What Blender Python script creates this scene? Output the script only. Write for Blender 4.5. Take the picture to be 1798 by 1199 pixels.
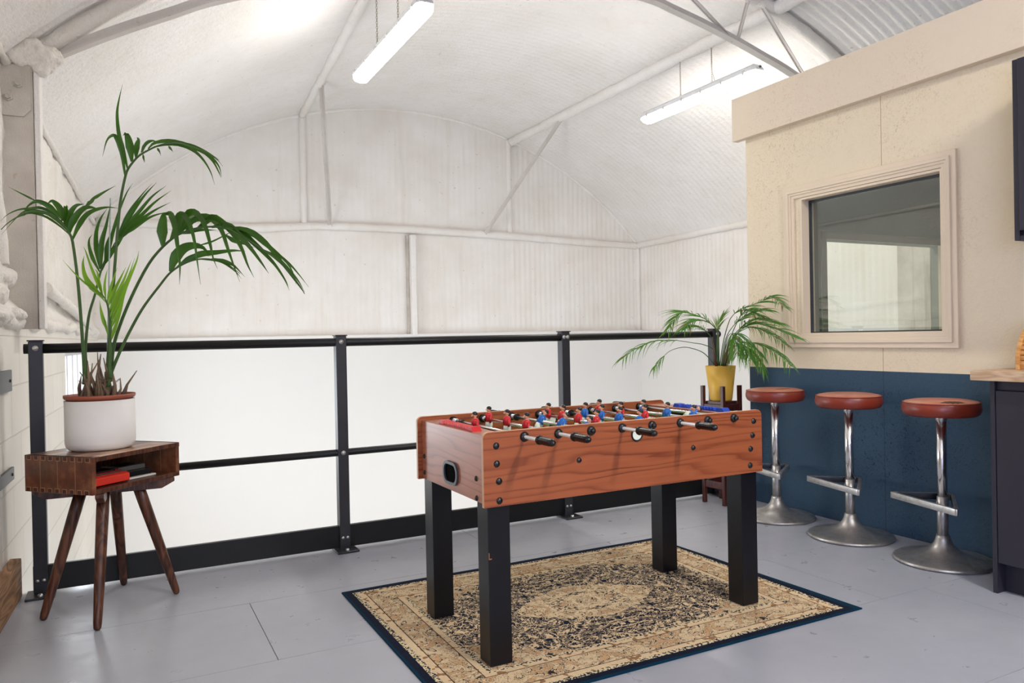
import bpy, math, random
from mathutils import Vector, Matrix, noise
random.seed(7)
S = bpy.context.scene
COL = S.collection
for o in list(bpy.data.objects): bpy.data.objects.remove(o)
R = math.radians

# ---------------------------------------------------------------- camera
cd = bpy.data.cameras.new('camera'); cam = bpy.data.objects.new('camera', cd); COL.objects.link(cam)
cd.sensor_fit = 'HORIZONTAL'; cd.sensor_width = 36.0; cd.lens = 36.0*1334.67/1798; cd.clip_start = .02
YAW, PIT, ROL = R(27.434), R(-.380), R(-1.151)
fw = Vector((math.sin(YAW)*math.cos(PIT), math.cos(YAW)*math.cos(PIT), math.sin(PIT)))
r0 = Vector((math.cos(YAW), -math.sin(YAW), 0)); u0 = r0.cross(fw)
rr = math.cos(ROL)*r0 + math.sin(ROL)*u0; uu = -math.sin(ROL)*r0 + math.cos(ROL)*u0
m3 = Matrix((rr, uu, -fw)).transposed()
cam.matrix_world = Matrix.Translation((0, 0, 1.08)) @ m3.to_4x4()
S.camera = cam

# ---------------------------------------------------------------- world, exposure, daylight and added fill
w = bpy.data.worlds.new('world'); S.world = w; w.use_nodes = True
w.node_tree.nodes['Background'].inputs[0].default_value = (.75, .85, 1, 1)
w.node_tree.nodes['Background'].inputs[1].default_value = 1.0
S.view_settings.view_transform = 'Standard'; S.view_settings.look = 'None'
S.view_settings.gamma = 1.0; S.view_settings.use_curve_mapping = False
S.view_settings.exposure = 0.42
xl0 = -.68
def area(name, loc, rot, sx, sy, watts, col):
    l = bpy.data.lights.new(name, 'AREA'); l.shape = 'RECTANGLE'; l.size = sx; l.size_y = sy
    l.energy = watts; l.color = col
    o = bpy.data.objects.new(name, l); o.location = loc; o.rotation_euler = rot; COL.objects.link(o); return o
# added fill behind the viewer, daylight at the void's side window, added lower-hall fill
area('rear_daylight_fill', (1.1, -2.85, 1.5), (R(90), 0, 0), 2.2, 1.4, 14, (.74, .83, 1.0))  # added fill at the unseen rear wall opening
area('side_daylight_fill', (xl0-.0, -1.3, 1.35), (0, R(-90), 0), 1.0, 1.5, 62, (.36, .50, 1.0))  # added bluish fill from the left; the wall has no window here
area('void_daylight', (-.26, 6.0, .55), (0, R(-90), 0), .9, 1.7, 38, (.86, .93, 1.0))
area('lower_hall_fill_near', (1.6, 6.0, -1.0), (R(60), 0, R(0)), 3.4, .3, 14, (1.0, .98, .95))  # added fill to brighten the void and far wall, not a known lamp
area('lower_hall_fill_far', (4.6, 6.0, -1.0), (R(60), 0, R(0)), 3.4, .3, 14, (1.0, .98, .95))  # second added fill of the pair, also no known lamp

# ---------------------------------------------------------------- mesh builder
class MB:
    def __init__(s): s.v = []; s.f = []; s.m = []; s.s = []
    def add(s, vs, fs, mi=0, sm=False):
        n = len(s.v); s.v += [tuple(v) for v in vs]
        for f in fs: s.f.append([i+n for i in f]); s.m.append(mi); s.s.append(sm)
        return s
    def box(s, a, b, mi=0):
        x0, y0, z0 = a; x1, y1, z1 = b
        if x0 > x1: x0, x1 = x1, x0
        if y0 > y1: y0, y1 = y1, y0
        if z0 > z1: z0, z1 = z1, z0
        return s.add([(x0,y0,z0),(x1,y0,z0),(x1,y1,z0),(x0,y1,z0),(x0,y0,z1),(x1,y0,z1),(x1,y1,z1),(x0,y1,z1)],
              [(0,3,2,1),(4,5,6,7),(0,1,5,4),(1,2,6,5),(2,3,7,6),(3,0,4,7)], mi)
    def obox(s, c, ax, ay, az, hx, hy, hz, mi=0):
        c = Vector(c); ax = Vector(ax).normalized()*hx; ay = Vector(ay).normalized()*hy; az = Vector(az).normalized()*hz
        vs = [c+i*ax+j*ay+k*az for k in (-1,1) for (i,j) in ((-1,-1),(1,-1),(1,1),(-1,1))]
        return s.add(vs, [(0,3,2,1),(4,5,6,7),(0,1,5,4),(1,2,6,5),(2,3,7,6),(3,0,4,7)], mi)
    def bar(s, p0, p1, w, h, up=(0,0,1), mi=0):
        p0 = Vector(p0); p1 = Vector(p1); d = (p1-p0); L = d.length; d.normalize(); up = Vector(up)
        sx = d.cross(up)
        if sx.length < 1e-4: sx = d.cross(Vector((1,0,0)))
        sx.normalize(); uz = sx.cross(d)
        return s.obox((p0+p1)/2, d, sx, uz, L/2, w/2, h/2, mi)
    def tube(s, pts, rad, n=12, mi=0, caps=True, sm=True, closed=False):
        pts = [Vector(p) for p in pts]; N = len(pts)
        if not isinstance(rad, (list, tuple)): rad = [rad]*N
        vs = []; prev = None
        for i, p in enumerate(pts):
            if closed: t = pts[(i+1) % N]-pts[i-1]
            else: t = pts[min(i+1, N-1)]-pts[max(i-1, 0)]
            t.normalize()
            if prev is None:
                a = Vector((0,0,1)) if abs(t.z) < .9 else Vector((1,0,0)); x = t.cross(a).normalized()
            else: x = (prev - t*prev.dot(t)).normalized()
            prev = x; y = t.cross(x)
            for k in range(n):
                q = 2*math.pi*k/n; vs.append(p + (x*math.cos(q)+y*math.sin(q))*rad[i])
        fs = []
        for i in range(N if closed else N-1):
            j = (i+1) % N
            for k in range(n):
                k2 = (k+1) % n; fs.append((i*n+k, i*n+k2, j*n+k2, j*n+k))
        s.add(vs, fs, mi, sm)
        if caps and not closed:
            b = len(s.v)-len(vs)
            s.f.append([b+k for k in range(n)][::-1]); s.m.append(mi); s.s.append(False)
            s.f.append([b+(N-1)*n+k for k in range(n)]); s.m.append(mi); s.s.append(False)
        return s
    def cyl(s, p0, p1, r0, r1=None, n=16, mi=0, sm=True): return s.tube([p0, p1], [r0, r0 if r1 is None else r1], n, mi, True, sm)
    def lathe(s, c, prof, n=32, mi=0, axis=(0,0,1), sm=True):
        c = Vector(c); az = Vector(axis).normalized()
        a = Vector((1,0,0)) if abs(az.x) < .9 else Vector((0,1,0)); ax = az.cross(a).normalized(); ay = az.cross(ax)
        vs = []; fs = []
        for (r, z) in prof:
            for k in range(n):
                q = 2*math.pi*k/n; vs.append(c+az*z+(ax*math.cos(q)+ay*math.sin(q))*max(r, 1e-5))
        for i in range(len(prof)-1):
            for k in range(n):
                k2 = (k+1) % n; fs.append((i*n+k, i*n+k2, (i+1)*n+k2, (i+1)*n+k))
        return s.add(vs, fs, mi, sm)
    def prism(s, poly, a, b, axis, mi=0, sm=False):
        # poly in the two remaining axes, extruded from a to b along axis (0,1,2)
        def P(u, v, t):
            return (t,u,v) if axis == 0 else (u,t,v) if axis == 1 else (u,v,t)
        n = len(poly); vs = [P(u,v,a) for u,v in poly]+[P(u,v,b) for u,v in poly]
        s.add(vs, [tuple(range(n))[::-1], tuple(range(n,2*n))], mi)
        s.add(vs, [(i,(i+1)%n,n+(i+1)%n,n+i) for i in range(n)], mi, sm); return s
    def ball(s, c, r, n=12, mi=0, sc=(1,1,1)):
        vs = []; fs = []; h = n//2
        for i in range(h+1):
            t = math.pi*i/h
            for k in range(n):
                q = 2*math.pi*k/n
                vs.append((c[0]+r*sc[0]*math.sin(t)*math.cos(q), c[1]+r*sc[1]*math.sin(t)*math.sin(q), c[2]+r*sc[2]*math.cos(t)))
        for i in range(h):
            for k in range(n): fs.append((i*n+k, (i+1)*n+k, (i+1)*n+(k+1)%n, i*n+(k+1)%n))
        return s.add(vs, fs, mi, True)
    def build(s, name, mats, parent=None, bevel=0, seg=2):
        me = bpy.data.meshes.new(name); me.from_pydata(s.v, [], s.f)
        if not isinstance(mats, (list, tuple)): mats = [mats]
        for m in mats: me.materials.append(m)
        me.polygons.foreach_set('material_index', s.m); me.polygons.foreach_set('use_smooth', s.s)
        me.validate(); me.update()
        import bmesh
        bm = bmesh.new(); bm.from_mesh(me); bmesh.ops.remove_doubles(bm, verts=bm.verts, dist=1e-6)
        if len(bm.faces) < 20000: bmesh.ops.recalc_face_normals(bm, faces=bm.faces)
        bm.to_mesh(me); bm.free()
        o = bpy.data.objects.new(name, me); COL.objects.link(o)
        if parent:
            o.parent = parent
            o.matrix_parent_inverse = Matrix.Translation(-Vector(parent['_o'])) if '_o' in parent else Matrix()
        if bevel:
            b = o.modifiers.new('bevel', 'BEVEL'); b.width = bevel; b.segments = seg; b.limit_method = 'ANGLE'; b.angle_limit = R(40)
        return o
def tag(o, label=None, cat=None, group=None, kind=None):
    if label: o['label'] = label
    if cat: o['category'] = cat
    if group: o['group'] = group
    if kind: o['kind'] = kind
    return o
def thing(name, loc, label, cat, group=None):
    o = bpy.data.objects.new(name, None); COL.objects.link(o); o.location = loc; o.empty_display_size = .1
    o['_o'] = [float(v) for v in loc]
    return tag(o, label, cat, group)
def struct(o): o['kind'] = 'structure'; return o
def spline(pts, n):
    # Catmull-Rom through points
    P = [Vector(p) for p in pts]
    if len(P) < 3: return [P[0].lerp(P[-1], i/n) for i in range(n+1)]
    P = [P[0]*2-P[1]]+P+[P[-1]*2-P[-2]]; M = len(P)-3; out = []
    for i in range(n+1):
        t = i/n*M; k = min(int(t), M-1); t -= k; a, b, c, d = P[k:k+4]
        out.append(.5*((2*b)+(c-a)*t+(2*a-5*b+4*c-d)*t*t+(3*b-a-3*c+d)*t**3))
    return out

# ---------------------------------------------------------------- materials
def meld(o):
    a = o.modifiers.new('meld', 'REMESH'); a.mode = 'VOXEL'; a.voxel_size = .007; a.use_smooth_shade = True
    b = o.modifiers.new('relax', 'SMOOTH'); b.factor = .8; b.iterations = 14
def srgb(r, g, b):
    f = lambda c: (c/255/12.92) if c/255 <= .04045 else ((c/255+.055)/1.055)**2.4
    return (f(r), f(g), f(b), 1)
class NT:
    def __init__(s, name):
        s.mat = bpy.data.materials.new(name); s.mat.use_nodes = True; s.t = s.mat.node_tree
        s.b = s.t.nodes['Principled BSDF']; s.out = s.t.nodes['Material Output']
    def n(s, typ, **kw):
        o = s.t.nodes.new(typ)
        for k, v in kw.items(): setattr(o, k, v)
        return o
    def l(s, a, b): s.t.links.new(a, b)
    def co(s, scale=(1,1,1), rot=(0,0,0), loc=(0,0,0), kind='Object'):
        tc = s.n('ShaderNodeTexCoord'); mp = s.n('ShaderNodeMapping')
        mp.inputs['Scale'].default_value = scale; mp.inputs['Rotation'].default_value = rot; mp.inputs['Location'].default_value = loc
        s.l(tc.outputs[kind], mp.inputs[0]); return mp.outputs[0]
    def noise(s, v, scale, detail=3, rough=.5, dist=0):
        o = s.n('ShaderNodeTexNoise'); s.l(v, o.inputs['Vector']); o.inputs['Scale'].default_value = scale
        o.inputs['Detail'].default_value = detail; o.inputs['Roughness'].default_value = rough; o.inputs['Distortion'].default_value = dist
        return o.outputs['Fac']
    def ramp(s, fac, stops, interp='LINEAR'):
        o = s.n('ShaderNodeValToRGB'); s.l(fac, o.inputs[0]); e = o.color_ramp.elements; o.color_ramp.interpolation = interp
        while len(e) < len(stops): e.new(.5)
        for i, (p, c) in enumerate(stops): e[i].position = p; e[i].color = c if len(c) == 4 else (*c, 1)
        return o.outputs[0]
    def math(s, op, a, b=None, c=None, clamp=False):
        o = s.n('ShaderNodeMath', operation=op); o.use_clamp = clamp
        for i, v in enumerate((a, b, c)):
            if v is None: continue
            if isinstance(v, (int, float)): o.inputs[i].default_value = v
            else: s.l(v, o.inputs[i])
        return o.outputs[0]
    def mix(s, fac, a, b, mode='MIX'):
        o = s.n('ShaderNodeMix', data_type='RGBA', blend_type=mode)
        for i, v in ((0, fac), (6, a), (7, b)):
            if isinstance(v, (int, float)): o.inputs[i].default_value = v
            elif isinstance(v, tuple): o.inputs[i].default_value = v
            else: s.l(v, o.inputs[i])
        return o.outputs[2]
    def bump(s, h, strength=.3, dist=.01, prev=None):
        o = s.n('ShaderNodeBump'); o.inputs['Strength'].default_value = strength; o.inputs['Distance'].default_value = dist
        s.l(h, o.inputs['Height'])
        if prev: s.l(prev, o.inputs['Normal'])
        s.l(o.outputs[0], s.b.inputs['Normal']); return o.outputs[0]
    def col(s, c):
        if isinstance(c, tuple): s.b.inputs['Base Color'].default_value = c
        else: s.l(c, s.b.inputs['Base Color'])
        return s
    def set(s, rough=None, metal=None, spec=None, coat=None):
        if rough is not None:
            if isinstance(rough, (int, float)): s.b.inputs['Roughness'].default_value = rough
            else: s.l(rough, s.b.inputs['Roughness'])
        if metal is not None: s.b.inputs['Metallic'].default_value = metal
        if spec is not None: s.b.inputs['Specular IOR Level'].default_value = spec
        if coat is not None: s.b.inputs['Coat Weight'].default_value = coat
        return s
def plain(name, c, rough=.5, metal=0, spec=.5, var=.06, scale=30, bump=.05):
    t = NT(name); v = t.co(); nz = t.noise(v, scale, 3)
    a = tuple(min(1, x*(1-var)) for x in c[:3])+(1,); b = tuple(min(1, x*(1+var)) for x in c[:3])+(1,)
    t.col(t.mix(nz, a, b)); t.set(rough, metal, spec)
    if bump: t.bump(nz, bump, .002)
    return t.mat
def sep(t, v):
    o = t.n('ShaderNodeSeparateXYZ'); t.l(v, o.inputs[0]); return o.outputs

def mat_foam(name, base, dirt, rough_scale=38, strength=.35, dirtamt=1.0):
    t = NT(name); v = t.co(); a = t.noise(v, 1.6, 4, .6); b = t.noise(v, rough_scale, 4, .65); c = t.noise(v, 6, 3)
    st = t.noise(t.co((7, 7, .6)), 1.5, 3, .6)
    f = t.ramp(a, [(.35, (0,0,0)), (.75, (1,1,1))]); col = t.mix(t.math('MULTIPLY', f, .35*dirtamt), base, dirt)
    g = t.ramp(st, [(.55, (0,0,0)), (.75, (1,1,1))]); col = t.mix(t.math('MULTIPLY', g, .22*dirtamt), col, dirt)
    sp = t.ramp(t.noise(v, 23, 1), [(.76, (0,0,0)), (.79, (1,1,1))]); col = t.mix(t.math('MULTIPLY', sp, .35), col, srgb(176, 158, 132))
    t.col(col).set(.85, spec=.2)
    h = t.math('ADD', t.math('MULTIPLY', b, .6), t.math('MULTIPLY', c, .8)); t.bump(h, strength, .03); return t.mat
FOAM = mat_foam('white_spray_foam', srgb(243, 239, 235), srgb(222, 212, 198), 38, .6)
FOAMR = mat_foam('rough_white_spray_foam', srgb(240, 235, 228), srgb(206, 193, 176), 26, .8, 1.3)
GABLE = mat_foam('white_gable_cladding', srgb(241, 236, 231), srgb(218, 207, 192), 60, .16, 1.4)
LINING = plain('smooth_white_lining_board', srgb(230, 227, 223), .6, var=.012, scale=4, bump=.02)
STEELW = mat_foam('white_painted_steel', srgb(214, 207, 201), srgb(170, 160, 148), 90, .15, 1.4)
COLM = mat_foam('weathered_white_steel', srgb(224, 216, 206), srgb(128, 116, 102), 120, .35, 2.4)

def mat_block():
    t = NT('painted_block_wall'); v = t.co()
    x, y, z = sep(t, v)
    cb = t.n('ShaderNodeCombineXYZ'); t.l(y, cb.inputs[0]); t.l(z, cb.inputs[1])
    br = t.n('ShaderNodeTexBrick'); t.l(cb.outputs[0], br.inputs['Vector'])
    br.inputs['Scale'].default_value = 1; br.inputs['Mortar Size'].default_value = .005; br.inputs['Mortar Smooth'].default_value = .6
    br.inputs['Brick Width'].default_value = .45; br.inputs['Row Height'].default_value = .225
    br.inputs['Color1'].default_value = srgb(236, 231, 222); br.inputs['Color2'].default_value = srgb(232, 226, 216); br.inputs['Mortar'].default_value = srgb(218, 211, 200)
    n1 = t.noise(v, 60, 4, .6); t.col(t.mix(t.math('MULTIPLY', t.noise(v, 5, 3), .35), br.outputs['Color'], srgb(214, 206, 194)))
    inv = t.math('SUBTRACT', 1, br.outputs['Fac']); h = t.math('ADD', t.math('MULTIPLY', inv, .8), t.math('MULTIPLY', n1, .25)); t.bump(h, .5, .006)
    t.set(.75, spec=.25); return t.mat
BLOCK = mat_block()

def mat_floor():
    t = NT('grey_painted_floorboard'); v = t.co(); a = t.noise(v, 1.3, 5, .6); b = t.noise(v, 9, 4, .65); c = t.noise(v, 120, 2)
    col = t.ramp(a, [(.3, srgb(157, 159, 168)), (.7, srgb(168, 170, 177))])
    spots = t.ramp(t.noise(v, 19, 1), [(.80, (0,0,0)), (.81, (1,1,1))]); col = t.mix(t.math('MULTIPLY', spots, .4), col, srgb(104, 98, 90))
    scr = t.ramp(t.noise(t.co((2, 30, 1), (0,0,.6)), 2, 2), [(.74, (0,0,0)), (.78, (1,1,1))]); col = t.mix(t.math('MULTIPLY', scr, .18), col, srgb(196, 196, 194))
    t.col(col); t.set(t.ramp(b, [(.3, (.26,)*3), (.75, (.42,)*3)]), spec=.5); t.bump(t.math('ADD', t.math('MULTIPLY', c, .25), b), .08, .004); return t.mat
FLOORM = mat_floor()

def mat_osb(name, base, flake, fl2, joints, cream=True):
    t = NT(name); v = t.co(); x, y, z = sep(t, v)
    n1 = t.noise(t.co((1, 1, 1), (.5, .2, .1)), 16, 4, .7, 1.5); n2 = t.noise(v, 45, 5, .75, 2.0); big = t.noise(v, 1.7, 3)
    msk = t.ramp(big, [(.42, (0,0,0)), (.6, (1,1,1))])
    fk = t.ramp(n2, [(.555, (0,0,0)), (.60, (1,1,1))])
    col = t.mix(t.math('MULTIPLY', t.math('MULTIPLY', fk, msk), .48 if cream else .8), base, flake)
    col = t.mix(t.math('MULTIPLY', t.ramp(n1, [(.5, (0,0,0)), (.8, (1,1,1))]), .3), col, fl2)
    for jy, za, zb in joints:
        d = t.math('ABSOLUTE', t.math('SUBTRACT', y, jy)); k = t.math('LESS_THAN', d, .0018)
        k = t.math('MULTIPLY', k, t.math('MULTIPLY', t.math('GREATER_THAN', z, za), t.math('LESS_THAN', z, zb))); col = t.mix(t.math('MULTIPLY', k, .75), col, srgb(150, 118, 84) if cream else srgb(24, 40, 54))
    t.col(col).set(.62, spec=.35)
    h = t.math('ADD', t.math('MULTIPLY', n2, .5), n1); t.bump(h, .45, .008); return t.mat
CREAM = mat_osb('cream_painted_strand_board', srgb(229, 213, 184), srgb(176, 152, 120), srgb(216, 195, 168), [(2.66, 1.94, 2.4), (2.67, .4, .98)])
BLUE = mat_osb('navy_blue_painted_strand_board', srgb(48, 74, 94), srgb(14, 26, 38), srgb(44, 70, 92), [(2.67, 0, .9)], False)
FASC = mat_osb('cream_painted_fascia_board', srgb(227, 210, 186), srgb(196, 170, 132), srgb(220, 200, 172), [])
TRIM = plain('cream_window_trim', srgb(226, 207, 180), .5, var=.02, scale=8, bump=.02)
DARKSEAL = plain('dark_window_seal', srgb(58, 60, 62), .5)

def mat_wood(name, c1, c2, c3, axis=0, scale=1.0, rough=.38, coat=0, ring=1.0):
    t = NT(name); sc = [9*scale]*3; sc[axis] = 1.05*scale
    v = t.co(tuple(sc)); wv = t.n('ShaderNodeTexNoise'); t.l(v, wv.inputs['Vector']); wv.inputs['Scale'].default_value = 1.5
    wv.inputs['Detail'].default_value = 2; wv.inputs['Distortion'].default_value = .5
    rings = t.math('PINGPONG', t.math('MULTIPLY', wv.outputs['Fac'], 14*ring), 1.0)
    sc2 = [140*scale]*3; sc2[axis] = 4*scale; fine = t.noise(t.co(tuple(sc2)), 1.0, 3, .6)
    col = t.ramp(rings, [(.0, c1), (.6, c2), (1, c3)]); col = t.mix(t.math('MULTIPLY', fine, .35), col, c1)
    t.col(col).set(rough, spec=.45, coat=coat); t.bump(fine, .06, .001); return t.mat
LAMEDGE = plain('pale_laminate_edge', srgb(206, 160, 118), .45)
MANGO = mat_wood('dark_stained_mango_wood', srgb(56, 30, 20), srgb(88, 50, 34), srgb(112, 68, 46), 2, 1.4, .34)
def mat_grain(name, dark, mid, lite, along, across, rough=.36):
    t = NT(name); v = t.co(); xyz = sep(t, v); sc = [7, 7, 7]; sc[along] = .9; big = t.noise(t.co(tuple(sc)), 1.0, 2, .5, .25)
    sc = [60, 60, 60]; sc[along] = 2.5; fine = t.noise(t.co(tuple(sc)), 1.0, 3, .6); sc = [300, 300, 300]; sc[along] = 8; vf = t.noise(t.co(tuple(sc)), 1.0, 2)
    p = t.math('ADD', t.math('MULTIPLY', xyz[across], 34.0), t.math('ADD', t.math('MULTIPLY', big, 8.0), t.math('MULTIPLY', fine, .6)))
    f = t.math('FRACT', p); ln = t.ramp(f, [(0, (1,1,1)), (.10, (.75,)*3), (.30, (.18,)*3), (.75, (0,0,0)), (.94, (.35,)*3), (1, (1,1,1))])
    am = t.ramp(t.noise(t.co((2, 2, 6)), 1.3, 2), [(.35, (.5,)*3), (.6, (1,1,1))])
    c = t.mix(t.math('MULTIPLY', ln, t.math('MULTIPLY', am, .85)), t.mix(fine, mid, lite), dark); c = t.mix(t.math('MULTIPLY', vf, .22), c, dark)
    t.col(c).set(rough, spec=.45); return t.mat
def mat_staves(name, axes):
    t = NT(name); v = t.co(); xyz = sep(t, v)
    cb = t.n('ShaderNodeCombineXYZ'); t.l(xyz[axes[0]], cb.inputs[0]); t.l(xyz[axes[1]], cb.inputs[1])
    br = t.n('ShaderNodeTexBrick'); t.l(cb.outputs[0], br.inputs['Vector']); br.inputs['Scale'].default_value = 1
    br.inputs['Mortar Size'].default_value = .0006; br.inputs['Brick Width'].default_value = .13 if axes[1] != 2 else .4
    br.inputs['Row Height'].default_value = .045 if axes[1] != 2 else .4
    br.inputs['Color1'].default_value = (0, 0, 0, 1); br.inputs['Color2'].default_value = (1, 1, 1, 1); br.inputs['Mortar'].default_value = (.2, .2, .2, 1); br.inputs['Bias'].default_value = 0
    sc = [60, 60, 60]; sc[axes[0]] = 5; n = t.noise(t.co(tuple(sc)), 1, 3); n2 = t.noise(v, 9, 3, .6)
    f = t.math('ADD', t.math('MULTIPLY', br.outputs['Color'], .75), t.math('ADD', t.math('MULTIPLY', n, .25), t.math('MULTIPLY', n2, .22)))
    t.col(t.ramp(f, [(.25, srgb(66, 34, 22)), (.55, srgb(112, 66, 42)), (.8, srgb(164, 122, 92)), (1, srgb(204, 172, 144))])); t.set(.34, spec=.5, coat=.15); return t.mat  # palest stops paint the sheen patches into the stave colour
LAMX = mat_grain('cherry_laminate', srgb(98, 36, 16), srgb(154, 80, 44), srgb(172, 98, 60), 0, 2)
LAMY = mat_grain('cherry_laminate_end_sheen', srgb(136, 76, 52), srgb(176, 108, 78), srgb(190, 122, 92), 1, 2)  # same laminate, paler and pinker: window sheen painted into the colour
TOPST = mat_staves('stained_stave_top_sheen', (0, 1))
def mat_endst():
    t = NT('mottled_red_brown_stave_end'); v = t.co(); xyz = sep(t, v)
    f = t.math('MULTIPLY', xyz[1], 11.0); fl = t.math('FLOOR', f); wn = t.n('ShaderNodeTexWhiteNoise', noise_dimensions='1D'); t.l(fl, wn.inputs['W'])
    n = t.noise(v, 14, 4, .6); n2 = t.noise(t.co((50, 50, 9)), 1.5, 3)
    c = t.ramp(n, [(.3, srgb(48, 14, 8)), (.5, srgb(98, 38, 22)), (.68, srgb(140, 88, 56))])
    c = t.mix(t.math('MULTIPLY', wn.outputs['Value'], .55), c, srgb(84, 64, 44)); c = t.mix(t.math('MULTIPLY', n2, .3), c, srgb(150, 108, 76))
    k = t.math('LESS_THAN', t.math('FRACT', f), .05); c = t.mix(t.math('MULTIPLY', k, .4), c, srgb(186, 138, 92))
    t.col(c).set(.36, spec=.5); return t.mat
ENDST = mat_endst()
JOINTD = plain('dark_finger_joint', srgb(70, 26, 18), .4); JOINTL = plain('pale_finger_joint_glue', srgb(176, 128, 84), .4)
OAK = mat_wood('pale_oak_worktop', srgb(176, 142, 108), srgb(202, 172, 138), srgb(212, 184, 152), 1, 1.2, .5)
BAMBOO = mat_wood('honey_bamboo', srgb(176, 120, 62), srgb(206, 152, 88), srgb(216, 166, 104), 1, 1.5, .42)
DARKRED = mat_wood('dark_red_hardwood', srgb(52, 20, 16), srgb(78, 32, 26), srgb(92, 40, 32), 2, 2, .4)
TIMBER = mat_wood('rough_brown_timber', srgb(112, 78, 50), srgb(150, 112, 78), srgb(170, 132, 94), 1, 1.2, .7)
BLACKM = plain('charcoal_metal', srgb(56, 56, 60), .4, .3, bump=.03, var=.15, scale=14)
BLACKR = plain('black_steel_rail', srgb(9, 9, 10), .45, 0, bump=.02)
LEGM = plain('charcoal_laminate_leg', srgb(13, 12, 17), .36, 0, .35, var=.03, bump=.02)
BLKP = plain('black_plastic', srgb(12, 12, 13), .32, bump=.02, var=.02)
BLKT = plain('black_grip_rubber', srgb(10, 10, 10), .22, bump=.02)
NAVYC = plain('navy_cabinet_laminate', srgb(38, 35, 46), .5, var=.02, bump=.01)
NAVYD = plain('dark_cabinet_recess', srgb(24, 23, 30), .6)
CHROME = plain('polished_chrome', (.86, .85, .86, 1), .22, 1, var=.03, bump=0)
def mat_cast():
    t = NT('worn_cast_aluminium'); v = t.co(); a = t.noise(v, 13, 5, .7); b = t.noise(v, 70, 3)
    c = t.ramp(a, [(.3, (.30, .275, .25, 1)), (.5, (.46, .44, .42, 1)), (.72, (.62, .60, .58, 1))]); t.col(c).set(t.ramp(a, [(.3, (.5,)*3), (.7, (.32,)*3)]), metal=.9); t.bump(t.math('ADD', a, b), .15, .003); return t.mat
CAST = mat_cast()
SILV = plain('zinc_bolt', (.7, .7, .68, 1), .35, .9, bump=0)
def mat_leather():
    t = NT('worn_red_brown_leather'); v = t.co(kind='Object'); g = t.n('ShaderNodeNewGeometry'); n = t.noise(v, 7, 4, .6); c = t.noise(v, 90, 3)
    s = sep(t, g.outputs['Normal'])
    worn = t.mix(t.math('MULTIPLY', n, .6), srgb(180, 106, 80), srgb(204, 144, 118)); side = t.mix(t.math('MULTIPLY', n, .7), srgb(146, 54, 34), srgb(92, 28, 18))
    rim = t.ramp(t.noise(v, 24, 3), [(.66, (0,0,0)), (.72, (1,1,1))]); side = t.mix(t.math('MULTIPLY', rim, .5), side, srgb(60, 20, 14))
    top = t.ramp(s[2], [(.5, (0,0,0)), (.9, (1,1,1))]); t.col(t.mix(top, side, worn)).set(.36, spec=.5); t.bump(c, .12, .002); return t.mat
LEATHER = mat_leather(); TEAR = plain('dark_torn_leather', srgb(82, 50, 30), .7); PIPING = plain('leather_piping', srgb(128, 50, 34), .4)
def emis(name, c, s):
    t = NT(name); e = t.n('ShaderNodeEmission'); e.inputs[0].default_value = c; e.inputs[1].default_value = s; t.l(e.outputs[0], t.out.inputs[0]); return t.mat
DIFFUS = emis('glowing_white_diffuser', (1, .97, .925, 1), 36)
DIFFUS2 = emis('brighter_white_diffuser', (1, .955, .89, 1), 150)
DAYWIN = emis('bright_daylight_pane', (.86, .93, 1, 1), 3.2)
FIXW = plain('white_fixture_body', srgb(222, 222, 224), .4, bump=0); CHAIN = plain('aged_brass_chain', srgb(150, 136, 112), .4, .6); CABLE = plain('white_cable', srgb(226, 220, 210), .5)
def mat_glass():
    t = NT('grey_tinted_window_glass'); tr = t.n('ShaderNodeBsdfTransparent'); tr.inputs[0].default_value = (.93, .96, .92, 1)
    gl = t.n('ShaderNodeBsdfGlossy'); gl.inputs['Roughness'].default_value = .015; gl.inputs[0].default_value = (.95, 1, .96, 1)
    lw_ = t.n('ShaderNodeLayerWeight'); lw_.inputs[0].default_value = .5; g = t.n('ShaderNodeNewGeometry'); mx = t.n('ShaderNodeMixShader')
    f = t.math('MULTIPLY', t.math('ADD', .165, t.math('MULTIPLY', t.math('POWER', lw_.outputs['Facing'], 2), .5)), t.math('SUBTRACT', 1, g.outputs['Backfacing']), clamp=True)
    t.l(f, mx.inputs[0]); t.l(tr.outputs[0], mx.inputs[1]); t.l(gl.outputs[0], mx.inputs[2]); t.l(mx.outputs[0], t.out.inputs[0]); return t.mat
GLASS = mat_glass()
ROOMIN = plain('grey_green_inner_wall', srgb(132, 138, 128), .8, var=.03, scale=3)
POTW = plain('matt_white_pot', srgb(228, 225, 222), .5, var=.01, bump=.02); POTT = plain('terracotta_plastic_liner', srgb(150, 76, 54), .5)
POTY = plain('mustard_yellow_pot', srgb(214, 168, 62), .45, var=.05, scale=6, bump=.03); SOIL = plain('dark_potting_soil', srgb(64, 48, 36), .9, var=.4, scale=60, bump=.6)
def mat_leaf(name, c1, c2, tr=.25):
    t = NT(name); v = t.co(); n = t.noise(v, 12, 3); t.col(t.mix(n, c1, c2)); t.set(.36, spec=.5)
    t.b.inputs['Subsurface Weight'].default_value = 0
    tl = t.n('ShaderNodeBsdfTranslucent'); tl.inputs[0].default_value = tuple(min(1, x*1.6) for x in c2[:3])+(1,)
    mx = t.n('ShaderNodeMixShader'); mx.inputs[0].default_value = tr; t.l(t.b.outputs[0], mx.inputs[1]); t.l(tl.outputs[0], mx.inputs[2]); t.l(mx.outputs[0], t.out.inputs[0]); return t.mat
LEAF = mat_leaf('deep_green_leaf', srgb(26, 60, 8), srgb(62, 108, 20), .18); LEAFB = mat_leaf('bright_young_leaf', srgb(92, 138, 30), srgb(124, 164, 48), .35)
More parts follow.
